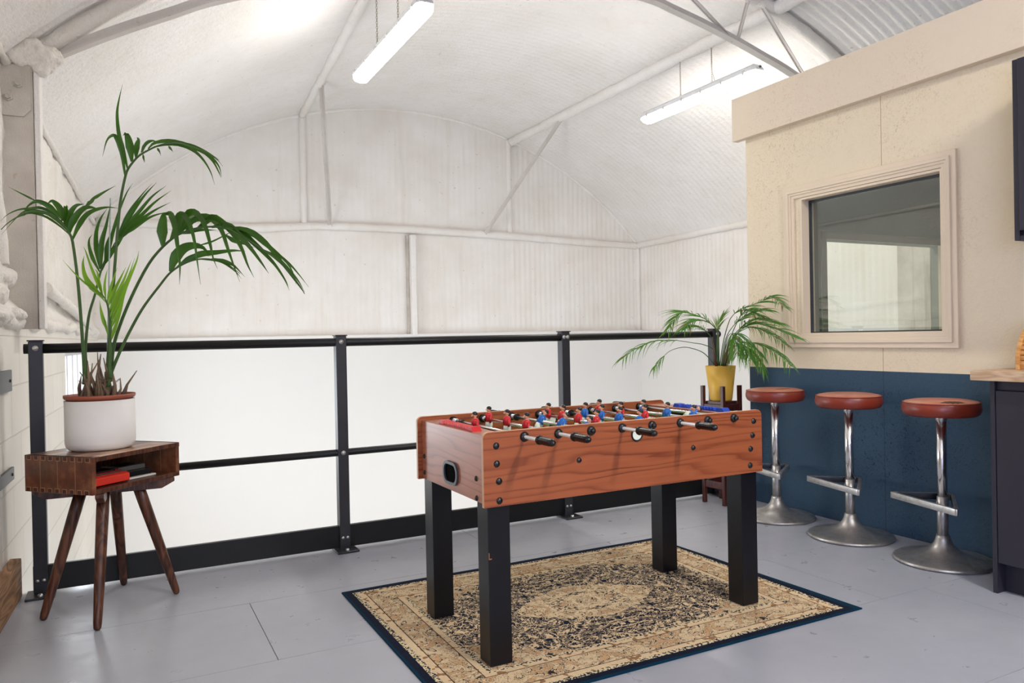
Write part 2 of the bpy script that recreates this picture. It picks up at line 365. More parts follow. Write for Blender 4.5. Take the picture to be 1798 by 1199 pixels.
LEAFM = mat_leaf('mid_green_leaf', srgb(54, 106, 28), srgb(104, 156, 54)); LEAFBR = mat_leaf('dry_brown_leaf', srgb(112, 92, 50), srgb(146, 116, 68), .2)
STEM = plain('green_stem', srgb(64, 96, 42), .45, var=.2, scale=20); DRY = plain('dry_brown_sheath', srgb(122, 100, 80), .8, var=.35, scale=70, bump=.4); REDSTEM = plain('reddish_stem', srgb(104, 62, 50), .6, var=.2)
REDP = plain('glossy_red_plastic', srgb(200, 22, 26), .5, bump=0, var=.02); BLUEP = plain('glossy_blue_plastic', srgb(20, 66, 176), .5, bump=0, var=.02)
SHIRTR = plain('red_painted_shirt', srgb(204, 34, 40), .35, bump=0); SHIRTB = plain('blue_painted_shirt', srgb(28, 104, 184), .35, bump=0)
SHORTS = plain('white_painted_shorts', srgb(226, 232, 214), .4, bump=0); SKIN = plain('painted_skin', srgb(222, 158, 124), .4, bump=0); HAIR = plain('black_painted_hair', srgb(22, 22, 24), .3, bump=0)
GREENF = plain('green_playfield', srgb(84, 140, 70), .45, bump=0)
REDBOX = plain('matt_red_case', srgb(214, 52, 36), .38, bump=0, var=.02); BLKCASE = plain('glossy_black_case', srgb(16, 16, 18), .18, bump=0); PAPER = plain('white_paper', srgb(222, 216, 206), .6, bump=0); GREYP = plain('grey_plastic', srgb(84, 84, 82), .45)

def mat_rug(x0, y0, L, W):
    t = NT('cream_and_navy_woven_rug'); v = t.co(loc=(-x0-L/2, -y0-W/2, 0)); x, y, z = sep(t, v)
    dx = t.math('SUBTRACT', L/2, t.math('ABSOLUTE', x)); dy = t.math('SUBTRACT', W/2, t.math('ABSOLUTE', y)); d = t.math('MINIMUM', dx, dy)
    ax = t.math('ABSOLUTE', x); ay = t.math('ABSOLUTE', y)
    cb = t.n('ShaderNodeCombineXYZ'); t.l(ax, cb.inputs[0]); t.l(ay, cb.inputs[1]); sv = cb.outputs[0]
    n1 = t.noise(sv, 15, 2, .5, 1.8); n2 = t.noise(sv, 27, 2, .5, 2.4); n3 = t.noise(sv, 70, 2)
    def line(n, c, wd): return t.math('LESS_THAN', t.math('ABSOLUTE', t.math('SUBTRACT', n, c)), wd)
    cream = t.mix(n3, srgb(200, 172, 134), srgb(226, 204, 168)); navy = t.mix(n3, srgb(14, 18, 34), srgb(30, 34, 50)); teal = srgb(8, 46, 66); brown = srgb(146, 108, 76)
    f1 = t.noise(sv, 12, 2, .5, 2.0); f2 = t.noise(sv, 21, 2, .5, 2.6)
    scroll = t.math('MAXIMUM', line(f1, .5, .024), t.math('MAXIMUM', line(f2, .47, .018), t.math('GREATER_THAN', f2, .61)))
    field = t.mix(scroll, navy, cream)
    thin = t.math('MAXIMUM', line(n1, .52, .013), t.math('MAXIMUM', line(n2, .47, .014), t.math('GREATER_THAN', n2, .68)))
    band = t.mix(thin, t.mix(t.math('GREATER_THAN', n1, .56), cream, srgb(198, 160, 120)), t.mix(n3, srgb(58, 46, 38), srgb(40, 44, 50)))
    # medallion and corner spandrels
    wob = t.math('MULTIPLY', t.math('SUBTRACT', n1, .5), .35)
    el = t.math('ADD', t.math('ADD', t.math('POWER', t.math('DIVIDE', ax, .31), 1.4), t.math('POWER', t.math('DIVIDE', ay, .18), 1.4)), wob)
    med = t.math('LESS_THAN', el, 1.0); ring = line(t.math('ADD', el, t.math('MULTIPLY', n2, .5)), .62, .02)
    sp = t.math('ADD', t.math('ADD', t.math('DIVIDE', ax, .70), t.math('DIVIDE', ay, .48)), wob); cor = t.math('GREATER_THAN', sp, 1.27)
    c = t.mix(t.math('MAXIMUM', med, cor), field, band); c = t.mix(t.math('MULTIPLY', ring, med), c, navy)
    inb = t.math('LESS_THAN', d, .225); c = t.mix(inb, c, band)
    spk = t.mix(t.math('GREATER_THAN', t.noise(v, 120, 1), .52), srgb(214, 196, 160), srgb(44, 46, 50))
    def rng(a, b): return t.math('MULTIPLY', t.math('GREATER_THAN', d, a), t.math('LESS_THAN', d, b))
    guard = t.mix(t.math('GREATER_THAN', t.noise(sv, 34, 1), .60), cream, brown)
    c = t.mix(rng(.185, .208), c, guard); c = t.mix(rng(.208, .222), c, spk); c = t.mix(rng(.182, .186), c, srgb(88, 66, 48))
    c = t.mix(rng(.056, .082), c, guard); c = t.mix(rng(.082, .086), c, srgb(70, 54, 44)); c = t.mix(rng(.036, .056), c, spk)
    c = t.mix(t.math('LESS_THAN', d, .036), c, navy); c = t.mix(t.math('LESS_THAN', d, .009), c, teal)
    pile = t.noise(v, 260, 2); t.col(c).set(.95, spec=.1); t.bump(t.math('ADD', pile, t.math('MULTIPLY', n2, .3)), .5, .003); return t.mat

# ================================================================ SETTING
def xl(y): return -.645+.054*y                      # inner face of the skewed left wall
XR = 6.63; YG = 8.8; ZTOP = 3.85
def zl(y): return 2.42-.09*max(0, min(1, (y-4.2)/4.6))
K = 1.335; KC = math.sqrt(K*K-1)
def roof(x, y):
    a = xl(y)-.02; c = (a+XR)/2; hw = (XR-a)/2; u = max(-1, min(1, (x-c)/hw))
    h = (math.sqrt(K*K-u*u)-KC)/(K-KC); zs = zl(y)+(2.33-zl(y))*(u+1)/2
    return zs+(ZTOP-zs)*h
# floor of the mezzanine, boards with open joints
mb = MB(); ys = [-3.0, -1.15, -.515, .12, .755, 1.39, 2.02, 2.655, 3.29, 3.925]
for i in range(len(ys)-1):
    js = {7: [.462], 8: [1.69], 6: [1.2, 2.7], 5: [.3, 2.95]}.get(i, [1.5]); xs = [-.8]+js+[3.7]
    for a, b in zip(xs, xs[1:]): mb.box((a+.0013, ys[i]+.0013, -.022), (b-.0013, ys[i+1]-.0013, 0))
mb.box((-.8, -3, -.22), (3.7, 3.925, -.0225)); floor = struct(mb.build('floor', FLOORM))
mb = MB(); mb.box((-1.2, 3.9, -2.9), (6.9, 9.0, -2.8)); struct(mb.build('floor_lower', plain('pale_lower_floor', srgb(206, 206, 204), .5)))
# left block wall (skewed) with the window opening toward the far end
mb = MB()
def lw(y, off=0): return xl(y)+off
def wallseg(y0, y1, z0, z1, off=0, th=.2, mi=0):
    vs = [(lw(y0, off), y0, z0), (lw(y1, off), y1, z0), (lw(y1, off)-th, y1, z0), (lw(y0, off)-th, y0, z0)]
    vs += [(a, b, z1) for a, b, _ in vs]
    mb.add(vs, [(0,1,2,3),(4,7,6,5),(0,4,5,1),(1,5,6,2),(2,6,7,3),(3,7,4,0)], mi)
WY0, WY1, WZ0, WZ1 = 6.02, 7.75, .18, 1.05
wallseg(-3, WY0, -2.8, 1.19); wallseg(WY1, 9.0, -2.8, 1.19); wallseg(WY0, WY1, -2.8, WZ0); wallseg(WY0, WY1, WZ1, 1.19)
struct(mb.build('wall_left', BLOCK))
mb = MB()   # upper left wall: foam-sprayed sheeting with horizontal lumps
NY, NZ = 520, 56; vs = []; fs = []
def lump(y, z):
    k = .016*noise.noise(Vector((y*5, z*5, 0)))+.007*noise.noise(Vector((y*18, z*18, 3)))
    if y < 3.95: k += .05*math.exp(-((z-1.38-.06*noise.noise(Vector((y*2, 0, 0))))/.07)**2)+.03*math.exp(-((z-1.95)/.09)**2)
    k += .05*math.exp(-((z-1.24)/.05)**2)*(1 if y < 5.5 else .6)
    return k
for i in range(NY+1):
    y = -3+(YG+.1+3)*i/NY
    for j in range(NZ+1):
        z = 1.15+(zl(y)+.03-1.15)*j/NZ; vs.append((xl(y)-.03+lump(y, z), y, z))
for i in range(NY):
    for j in range(NZ): a = i*(NZ+1)+j; fs.append((a, a+1, a+NZ+2, a+NZ+1))
mb.add(vs, fs, 0, True); struct(mb.build('wall_left_upper', FOAMR))
# ceiling: corrugated barrel vault under spray foam
mb = MB(); vs = []; fs = []; y = -3.0; ysr = []
while y < YG+.06: ysr.append(y); y += .0125 if y > .8 else .05
NX = 72
for y in ysr:
    amp = .010 if y < 4.25 else .0032*max(.45, 1-(y-4.25)/9)
    if y < .8: amp = 0
    for j in range(NX+1):
        a = xl(y)-.02; x = a+(XR-a)*(.5-.5*math.cos(math.pi*j/NX))
        rip = amp*math.cos(2*math.pi*y/.0762); n = .006*math.sin(x*5+y*2.1)*math.sin(y*3.3-x*2)
        z = roof(x, y)+rip+n; vs.append((x, y, z))
for i in range(len(ysr)-1):
    for j in range(NX): a = i*(NX+1)+j; fs.append((a, a+1, a+NX+2, a+NX+1))
mb.add(vs, fs, 0, True); ceil = struct(mb.build('ceiling', FOAM))
# gable wall (back), vertical corrugation
mb = MB(); vs = []; fs = []; x = xl(YG)-.1; xs = []
while x < XR+.1: xs.append(x); x += .0127
NZ = 6
for x in xs:
    zt = roof(min(max(x, xl(YG)), XR), YG)+.05
    for j in range(NZ+1):
        rip = .0026*math.cos(2*math.pi*x/.0762)*(1 if x > 4.6 else .45)
        vs.append((x, YG+rip+.004*math.sin(x*3+j), 1.1+(zt-1.1)*j/NZ))
for i in range(len(xs)-1):
    for j in range(NZ): a = i*(NZ+1)+j; fs.append((a, a+NZ+1, a+NZ+2, a+1))
mb.add(vs, fs, 0, True); struct(mb.build('wall_back', GABLE))
mb = MB(); mb.box((xl(8.7)-.02, 8.70, -2.8), (XR+.02, 8.9, 1.135)); struct(mb.build('wall_back_lower', LINING, bevel=.004))
# right hull wall
mb = MB(); vs = []; fs = []; y = 3.7; yy = []
while y < YG+.06: yy.append(y); y += .0127
for y in yy:
    for j in range(7):
        rip = .0032*math.cos(2*math.pi*y/.0762); vs.append((XR+rip, y, -2.8+(2.36+2.8)*j/6))
for i in range(len(yy)-1):
    for j in range(6): a = i*7+j; fs.append((a, a+1, a+8, a+7))
mb.add(vs, fs, 0, True); mb.box((XR, -3, -.2), (XR+.1, 3.72, 2.4)); struct(mb.build('wall_right_hull', GABLE))
mb = MB(); mb.box((XR-.06, 3.7, -2.8), (XR+.02, 8.72, 1.12)); struct(mb.build('wall_right_lower', LINING))
mb = MB(); mb.box((-1.0, -3.1, -.2), (-.2, -3, 3.9)); mb.box((2.4, -3.1, -.2), (6.7, -3, 3.9)); mb.box((-.2, -3.1, -.2), (2.4, -3, .7)); mb.box((-.2, -3.1, 2.3), (2.4, -3, 3.9))
struct(mb.build('wall_rear', plain('dark_grey_rear_wall', srgb(96, 94, 92), .7)))
# foam beads: girt, gable posts, purlins, arch edge
def foamtube(pts, r, name, mat=FOAM, kind=True, amp=.25, parent=None, n=10, seg=60):
    P = spline(pts, seg); rad = [r*(1+1.6*amp*(noise.noise(p*7+Vector((r*90, 0, 0)))+.5*noise.noise(p*19))) for p in P]
    o = MB().tube(P, rad, n).build(name, mat, parent)
    return struct(o) if kind else o
foamtube([(xl(YG), YG-.01, 2.33), (1.27, YG-.02, 2.335), (2.3, YG-.03, 2.40), (4.2, YG-.03, 2.39), (5.6, YG-.02, 2.35), (XR, YG-.01, 2.33)], .045, 'trim_1', GABLE, amp=.12)
foamtube([(XR-.02, YG, 2.34), (XR-.02, 6.5, 2.36), (XR-.02, 3.7, 2.36)], .045, 'trim_2', GABLE, amp=.12)
foamtube([(1.92, YG-.01, 2.38), (1.922, YG-.01, roof(1.92, YG)-.02)], .038, 'trim_3', GABLE, amp=.1)
foamtube([(4.56, YG-.01, 2.38), (4.565, YG-.01, roof(4.56, YG)-.02)], .038, 'trim_4', GABLE, amp=.1)
foamtube([(XR-.02, YG-.01, 1.1), (XR-.02, YG-.01, 2.34)], .03, 'trim_5', GABLE, amp=.1)
foamtube([(x, YG-.005, roof(x, YG)-.005) for x in [xl(YG)+.02+(XR-xl(YG)-.04)*i/30 for i in range(31)]], .022, 'trim_6', GABLE, amp=.3, seg=160)
foamtube([(4.6, y, roof(4.6, y)-.03) for y in (1.5, 3, 4.3, 5.5, 7, 8.78)], .055, 'trim_7', FOAM, amp=.16, seg=120)
def pl(y): return 1.92-.072*(8.8-y)
foamtube([(pl(y), y, roof(pl(y), y)-.02) for y in (1.5, 3, 4.3, 5.5, 7, 8.78)], .04, 'trim_8', FOAM, amp=.14, seg=120)
mb = MB()   # left springing ledge foam along the wall head
foamtube([(xl(y)-.012, y, zl(y)-.02) for y in (1, 2.5, 4, 5.5, 7.2, 8.78)], .018, 'trim_9', FOAMR, amp=.3, seg=120)
# block-wall head foam roll, and the lumps hanging left of the column
foamtube([(xl(y)-.0, y, 1.2+.015*math.sin(y*9)) for y in [2.6+.3*i for i in range(21)]], .032, 'trim_10', FOAMR, amp=.35, seg=160)
foamtube([(xl(7.9)+.02, 8.75, 1.17), (xl(7.9)+.03, 8.2, 1.2), (xl(6.6)+.02, 6.6, 1.32), (xl(5.2)+.0, 5.2, 1.42)], .032, 'trim_11', FOAMR, amp=.22, seg=60)
# skirting board and posts are the balustrade; mezzanine edge timber along left wall
mb = MB(); mb.add([(xl(.5)+.005, .5, 0), (xl(.5)+.047, .5, 0), (xl(3.9)+.047, 3.9, 0), (xl(3.9)+.005, 3.9, 0), (xl(.5)+.005, .5, .165), (xl(.5)+.047, .5, .172), (xl(3.9)+.047, 3.9, .165), (xl(3.9)+.005, 3.9, .168)],
     [(0,3,2,1),(4,5,6,7),(0,1,5,4),(1,2,6,5),(2,3,7,6),(3,0,4,7)]); struct(mb.build('baseboard_left', TIMBER, bevel=.004))

# window in left wall of the void
mb = MB(); fx = lambda y, o: xl(y)+o
def fbar(y0, y1, z0, z1, o0, o1, mi=0):
    vs = [(fx(y0,o0),y0,z0),(fx(y1,o0),y1,z0),(fx(y1,o1),y1,z0),(fx(y0,o1),y0,z0)]; vs += [(a,b,z1) for a,b,_ in vs]
    mb.add(vs, [(0,1,2,3),(4,7,6,5),(0,4,5,1),(1,5,6,2),(2,6,7,3),(3,7,4,0)], mi)
fbar(WY0, WY1, WZ1-.05, WZ1, -.14, -.04); fbar(WY0, WY1, WZ0, WZ0+.05, -.14, -.04); fbar(WY0, WY0+.06, WZ0, WZ1, -.14, -.04); fbar(WY1-.06, WY1, WZ0, WZ1, -.14, -.04)
win2 = struct(mb.build('window_2', FIXW, bevel=.003))
mb = MB(); fbar(WY0+.05, WY1-.05, WZ0+.04, WZ1-.04, -.12, -.115); mb.build('pane', DAYWIN, win2)
for k in range(4):
    mb = MB(); y0 = WY0+.28+.36*k; fbar(y0, y0+.075, WZ0+.04, WZ1-.04, -.11, -.06, 0); fbar(y0+.075, y0+.10, WZ0+.04, WZ1-.04, -.11, -.07, 1); mb.build('mullion', [FIXW, BLACKM], win2)
mb = MB(); fbar(WY0+.02, WY0+.10, .36, .44, -.04, .0); mb.build('window_handle', FIXW, win2, bevel=.01)
mb = MB(); fbar(WY0-.02, WY1+.02, WZ1+.0, WZ1+.035, -.02, .012); mb.build('lintel', DARKSEAL, win2)

# ---------------------------------------------------------------- cream box (studio room)
WX = 3.6; A0, A1, B0, B1 = 2.325, 3.193, 1.054, 1.85
mb = MB()
mb.box((WX, -3, .856), (WX+.10, A0, 2.5)); mb.box((WX, A1, .856), (WX+.10, 3.63, 2.5)); mb.box((WX, A0, .856), (WX+.10, A1, B0)); mb.box((WX, A0, B1), (WX+.10, A1, 2.5))
mb.box((WX, -3, -.2), (WX+.10, 3.63, .856), 1)
struct(mb.build('wall_right', [CREAM, BLUE]))
mb = MB(); mb.box((3.552, -3, 2.306), (3.6, 3.70, 2.578)); struct(mb.build('trim_12', FASC, bevel=.003))
# end wall of the box with its own window, roof, inner floor
mb = MB(); C0, C1, D0, D1 = 4.225, 5.50, 1.055, 1.69
mb.box((3.7, 3.55, -.2), (C0, 3.66, 2.5)); mb.box((C1, 3.55, -.2), (XR, 3.66, 2.5)); mb.box((C0, 3.55, -.2), (C1, 3.66, D0)); mb.box((C0, 3.55, D1), (C1, 3.66, 2.5))
struct(mb.build('wall_box_end', ROOMIN))
mb = MB(); mb.box((3.6, -3, 2.5), (XR, 3.68, 2.57)); struct(mb.build('ceiling_box', ROOMIN))
mb = MB(); mb.box((3.6, -3, -.22), (XR, 3.66, -.02)); struct(mb.build('floor_box', FLOORM))
mb = MB(); mb.box((C0-.05, 3.54, D1), (C1+.05, 3.55, D1+.05)); mb.box((C0-.05, 3.54, D0-.05), (C1+.05, 3.55, D0)); mb.box((C0-.05, 3.54, D0-.05), (C0, 3.55, D1+.05)); mb.box((C1-.08, 3.5, D0), (C1, 3.55, D1)); w3 = struct(mb.build('window_3', TRIM))
# window_1 stepped architrave
def ring(mb, x0, x1, ya, yb, za, zb, wd, mi=0):
    # mitred frame ring
    o = [(ya,za),(yb,za),(yb,zb),(ya,zb)]; i = [(ya+wd,za+wd),(yb-wd,za+wd),(yb-wd,zb-wd),(ya+wd,zb-wd)]
    vs = [(x0,a,b) for a,b in o]+[(x0,a,b) for a,b in i]+[(x1,a,b) for a,b in o]+[(x1,a,b) for a,b in i]
    fs = []
    for k in range(4):
        k2 = (k+1)%4; fs += [(k,k2,4+k2,4+k),(8+k,12+k,12+k2,8+k2),(k,8+k,8+k2,k2),(4+k,4+k2,12+k2,12+k)]
    mb.add(vs, fs, mi)
mb = MB(); mb2 = MB()
ring(mb, WX-.016, WX+.02, 2.252, 3.320, .980, 1.940, .030); ring(mb, WX-.024, WX+.02, 2.2795, 3.2925, 1.0075, 1.9125, .018)
ring(mb, WX-.018, WX+.02, 2.295, 3.277, 1.023, 1.897, .016); ring(mb, WX-.012, WX+.02, 2.309, 3.263, 1.037, 1.883, .02)
ring(mb, WX-.008, WX+.055, 2.325, 3.200, 1.051, 1.862, .014); wf = struct(mb.build('window_1', TRIM, bevel=.0025))
mb = MB(); ring(mb, WX+.052, WX+.075, 2.33, 3.195, 1.056, 1.85, .016); mb.build('window_seal', DARKSEAL, wf)
mb = MB(); mb.box((WX+.06, 2.335, 1.06), (WX+.066, 3.19, 1.848)); mb.build('pane', GLASS, wf)

# ---------------------------------------------------------------- truss and column
t = thing('roof_truss', (3.1, 4.3, 2.42), 'white curved steel lattice truss spanning the barrel ceiling near the railing', 'roof truss')
YT = 4.3
low = spline([(-.30, YT, 2.44), (0, YT, 2.62), (.28, YT, 2.77), (.56, YT, 2.91), (1.2, YT, 3.14), (2.0, YT, 3.32), (2.8, YT, 3.425), (3.35, YT, 3.43), (3.6, YT, 3.39), (3.93, YT, 3.325), (4.22, YT, 3.255), (4.46, YT, 3.19), (4.77, YT, 3.10), (5.5, YT, 2.83), (6.5, YT, 2.38)], 60)
mb = MB()
for a, b in zip(low, low[1:]): mb.bar(a, b, .062, .012); mb.bar(a+Vector((0,.0,.025)), b+Vector((0,.0,.025)), .006, .045)
mb.build('bottom_chord', STEELW, t)
P = [(x, YT, roof(x, YT)-.045) for x in [xl(YT)+.06+(XR-xl(YT)-.1)*i/40 for i in range(41)]]
foamtube(P, .045, 'top_chord', FOAMR, False, .12, t, seg=120)
def member(a, b, wd=.032):
    m = MB().bar(a, b, .006, wd, (0,1,0)); m.bar((a[0], a[1]+.012, a[2]), (b[0], b[1]+.012, b[2]), wd*.7, .006, (0,1,0)); m.build('lattice_member', STEELW, t)
zt_ = lambda x: roof(x, YT)-.06
member((3.35, YT, zt_(3.35)), (4.16, YT, 3.27)); member((4.33, YT, zt_(4.33)), (4.20, YT, 3.27)); member((4.42, YT, zt_(4.42)+.02), (4.95, YT, 3.06))
member((4.98, YT, 3.04), (5.7, YT, zt_(5.7))); member((3.3, YT, zt_(3.3)), (2.9, YT, 3.43)); member((1.9, YT, zt_(1.9)), (2.6, YT, 3.41))
MB().ball((4.36, YT+.01, zt_(4.36)+.02), .09, 14, sc=(1.3, .7, .8)).build('node_foam', FOAMR, t)
t = thing('wall_column', (xl(4.25)+.08, 4.22, 1.19), 'weathered white steel column with bolted plate standing on the left block wall', 'steel column')
mb = MB(); X0 = xl(4.2)-.02; mb.box((X0-.05, 4.2, 1.16), (-.328, 4.212, 2.40)); mb.box((-.334, 4.21, 1.16), (-.325, 4.30, 2.40), 0); mb.build('web', COLM, t)
mb = MB(); mb.box((-.325, 4.198, 1.16), (-.300, 4.34, 2.38)); mb.build('flange', FOAM, t, bevel=.006)
mb = MB(); mb.prism([(-.50, 2.165), (-.47, 2.15), (-.365, 2.15), (-.335, 2.185), (-.335, 2.39), (-.50, 2.39)], 4.19, 4.2, 1); mb.build('gusset_plate', COLM, t, bevel=.002)
for (bx, bz) in ((-.385, 2.30), (-.425, 2.235)): MB().lathe((bx, 4.19, bz), [(0, .018), (.012, .018), (.014, .01), (.02, .008), (.021, 0)], 6, axis=(0,-1,0), sm=False).build('bolt', COLM, t)
mb = MB()
for c, r, sc in [((-.30, 4.22, 2.44), .075, (1, .6, .9)), ((-.36, 4.2, 2.42), .05, (1.2,.6,.8)), ((-.25, 4.24, 2.46), .05, (1,.6,1)), ((-.475, 4.14, 2.475), .07, (1, .8, .9)), ((-.29, 4.21, 2.385), .04, (1,.8,.9)), ((-.40, 4.2, 2.44), .05, (1.4,.6,.9)), ((-.56, 4.06, 2.47), .08, (1, 1, .9)), ((-.55, 4.1, 2.2), .05, (.9, .8, 1.4)), ((-.33, 4.2, 2.50), .045, (1.2,.6,.7)), ((-.27, 4.22, 2.40), .035, (1.2,.6,.8))]: mb.ball(c, r, 48, sc=sc)
o = mb.build('joint_foam', FOAMR, t); meld(o)
tx = bpy.data.textures.new('foam_lumps', 'CLOUDS'); tx.noise_scale = .045; tx.noise_depth = 4
dm = o.modifiers.new('lumps', 'DISPLACE'); dm.texture = tx; dm.strength = .035; dm.texture_coords = 'GLOBAL'
t = thing('wall_column', (XR-.08, 4.35, -.2), 'weathered steel column on the far right hull wall, seen through the small inner window', 'steel column')
mb = MB(); mb.box((6.45, 4.3, -2.8), (6.57, 4.62, 2.4)); mb.build('web', COLM, t)
# hanging foam pipes on left wall beside the column
foamtube([(xl(4)-.05, 4.0, 2.05), (xl(4)-.04, 4.0, 1.8), (xl(4)-.026, 4.0, 1.6), (xl(4)-.02, 4.0, 1.44)], .034, 'trim_13', FOAMR, True, .12)
mb = MB()
for c, r, sc in [((xl(3.95)-.005, 3.95, 1.38), .075, (.7, 2.0, .6)), ((xl(3.9)-.02, 3.8, 1.30), .09, (.6, 2.0, .6)), ((xl(3.9)-.01, 3.8, 1.21), .07, (.8, 3.2, .45)), ((xl(4.1)+.0, 4.1, 1.225), .055, (1.1, 1.6, .6))]: mb.ball(c, r, 40, sc=sc)
o = struct(mb.build('trim_14', FOAMR)); meld(o)
dm = o.modifiers.new('lumps', 'DISPLACE'); dm.texture = tx; dm.strength = .03; dm.texture_coords = 'GLOBAL'

# gable details: exposed post below girt, two struts
t = tag(MB().box((3.16, 8.68, 1.12), (3.225, 8.79, 2.33)).box((3.13, 8.745, 1.12), (3.16, 8.79, 2.33), 1).build('gable_post', [FOAM, COLM], bevel=.004), 'short white steel post on the far wall below the horizontal beam', 'steel post')
def strut(a, b, label):
    m = MB().bar(a, b, .045, .008, (0, -1, .3)); m.bar((a[0]+.018, a[1], a[2]), (b[0]+.018, b[1], b[2]), .006, .04, (0, -1, .3)); tag(m.build('roof_strut', STEELW), label, 'steel strut')
strut((pl(7.62)+.02, 7.6, roof(pl(7.6), 7.6)-.03), (2.2, 8.74, 2.40), 'left thin white steel strut from ceiling down to the far wall beam')
strut((4.6, 7.5, roof(4.6, 7.5)-.05), (4.18, 8.74, 2.39), 'right thin white steel strut slanting from ceiling purlin to far wall beam')

# ---------------------------------------------------------------- fluorescent fixtures
def fixture(x, z, y0, y1, label, chains, cable=False, dm_=None):
    t = thing('batten_light', (x, (y0+y1)/2, z), label, 'ceiling light', 'hanging fluorescent battens')
    hw = .062; ym = .035
    prof = [(-hw*.55, .075), (-hw*.9, .055), (-hw, .02), (hw, .02), (hw*.9, .055), (hw*.55, .075)]
    mb = MB(); n = len(prof)
    st = [(y0, .0, .6), (y0+ym, 1, 1), (y1-ym, 1, 1), (y1, 0, .6)]; vs = []
    for yy_, a, k in st:
        for (u, v) in prof: vs.append((x+u*(1 if a else .72), yy_, z+.02+(v-.02)*(1 if a else .5)))
    fs = [(i*n+k, i*n+(k+1)%n, (i+1)*n+(k+1)%n, (i+1)*n+k) for i in range(3) for k in range(n)]+[tuple(range(n))[::-1], tuple(range(3*n, 4*n))]
    mb.add(vs, fs); mb.build('housing', FIXW, t, bevel=.003)
    prof = [(-hw*.96, .02), (-hw*.98, -.005), (-hw*.75, -.03), (0, -.038), (hw*.75, -.03), (hw*.98, -.005), (hw*.96, .02)]; n = len(prof); mb = MB(); vs = []
    for yy_, a, k in [(y0+.004, 0, 1), (y0+ym+.01, 1, 1), (y1-ym-.01, 1, 1), (y1-.004, 0, 1)]:
        for (u, v) in prof: vs.append((x+u*(1 if a else .72), yy_, z+.0195+(v-.02)*(1 if a else .45)))
    fs = [(i*n+k, i*n+(k+1)%n, (i+1)*n+(k+1)%n, (i+1)*n+k) for i in range(3) for k in range(n)]+[tuple(range(n))[::-1], tuple(range(3*n, 4*n))]
    mb.add(vs, fs); mb.build('diffuser', dm_ or DIFFUS, t)
    for k in range(6):
        yc = y0+.12+(y1-y0-.24)*k/5
        for sx in (-1, 1): MB().box((x+sx*(hw-.004), yc-.012, z+.005), (x+sx*(hw+.005), yc+.012, z+.04)).build('clip', SILV, t)
    MB().lathe((x, y0-.002, z+.045), [(0, .008), (.009, .008), (.011, 0)], 12, axis=(0,-1,0)).build('cable_gland', DARKSEAL, t)
    for yc in chains:
        zt = roof(x, yc)-.05; mb = MB(); zz = z+.10; k = 0
        mb.tube([(x+.0, yc+.012*math.cos(q), z+.088+.014*math.sin(q)) for q in [2*math.pi*i/10 for i in range(10)]], .0022, 6, closed=True)
        while zz < zt:
            L = .016; pts = []
            for q in range(8):
                aa = 2*math.pi*q/8; du = .006*math.cos(aa); dv = L*.72*math.sin(aa)
                pts.append((x+(du if k % 2 else 0), yc+(0 if k % 2 else du), zz+L/2+dv))
            mb.tube(pts, .0017, 4, closed=True); zz += L*1.15; k += 1
        mb.build('chain', CHAIN, t)
    if cable:
        yc = chains[0]; MB().tube(spline([(x, yc-.04, z+.07), (x-.02, yc-.02, z+.2), (x+.01, yc+.01, roof(x, yc)-.2), (x, yc, roof(x, yc)-.05)], 14), .004, 6).build('power_cable', CABLE, t)
    return t
fixture(1.755, 3.15, 4.44, 5.94, 'hanging lit batten light at top centre, cut off by the picture edge', [5.45, 4.98])
fixture(4.6, 3.15, 4.47, 5.97, 'hanging lit batten light over the void beside the cream room corner', [5.02, 5.43], True)
fixture(2.15, 3.15, -1.55, -.05, 'extra hanging lit batten light over the mezzanine, unseen behind the viewer', [-1.4, -.6], False, DIFFUS2)  # unseen fixture placed from shadow directions, added to lift brightness

# ---------------------------------------------------------------- balustrade
t = thing('balustrade', (1.6, 3.88, 0), 'black steel railing with two round rails and kickboard along the mezzanine edge', 'railing')
YR = 3.905
def rpost(x, holes):
    mb = MB(); mb.box((x-.027, 3.86, .008), (x+.027, 3.915, 1.10)); p = mb.build('post', BLACKM, t, bevel=.003)
    MB().box((x-.031, 3.856, 1.10), (x+.031, 3.919, 1.106)).build('post_cap', BLACKM, p)
    MB().box((x-.055, 3.795, 0), (x+.055, 3.925, .01)).build('base_plate', BLACKM, p, bevel=.002)
    MB().lathe((x, 3.825, .01), [(0, .008), (.009, .008), (.011, 0)], 8).build('anchor_bolt', SILV, p)
    for z in (1.07, .50):
        for dx in holes:
            if z < .6 and len(holes) > 1: pass
            MB().lathe((x+dx, 3.86, z), [(0, .005), (.006, .005), (.0065, .003), (.011, .003), (.012, 0)], 14, axis=(0,-1,0)).build('rail_bolt', SILV, p)
    for dx in (-.012, .012): MB().lathe((x+dx, 3.86, .065), [(0, .004), (.007, .004), (.008, 0)], 10, axis=(0,-1,0)).build('kickboard_bolt', SILV, p)
for x, h in ((-.315, (0,)), (1.018, (0,)), (2.365, (-.012, .012)), (3.535, (.01,))): rpost(x, h)
MB().cyl((-.36, YR-.02, 1.068), (3.58, YR-.02, 1.068), .0215, n=20).build('handrail', BLACKR, t)
MB().cyl((-.35, YR-.02, .50), (3.58, YR-.02, .50), .018, n=20).build('middle_rail', BLACKR, t)
MB().box((-.345, 3.878, .012), (3.585, 3.90, .125)).build('kickboard', BLACKR, t, bevel=.002)
MB().box((-.5, 3.93, -.24), (3.6, 3.95, -.002)).build('edge_trim', LINING, t)

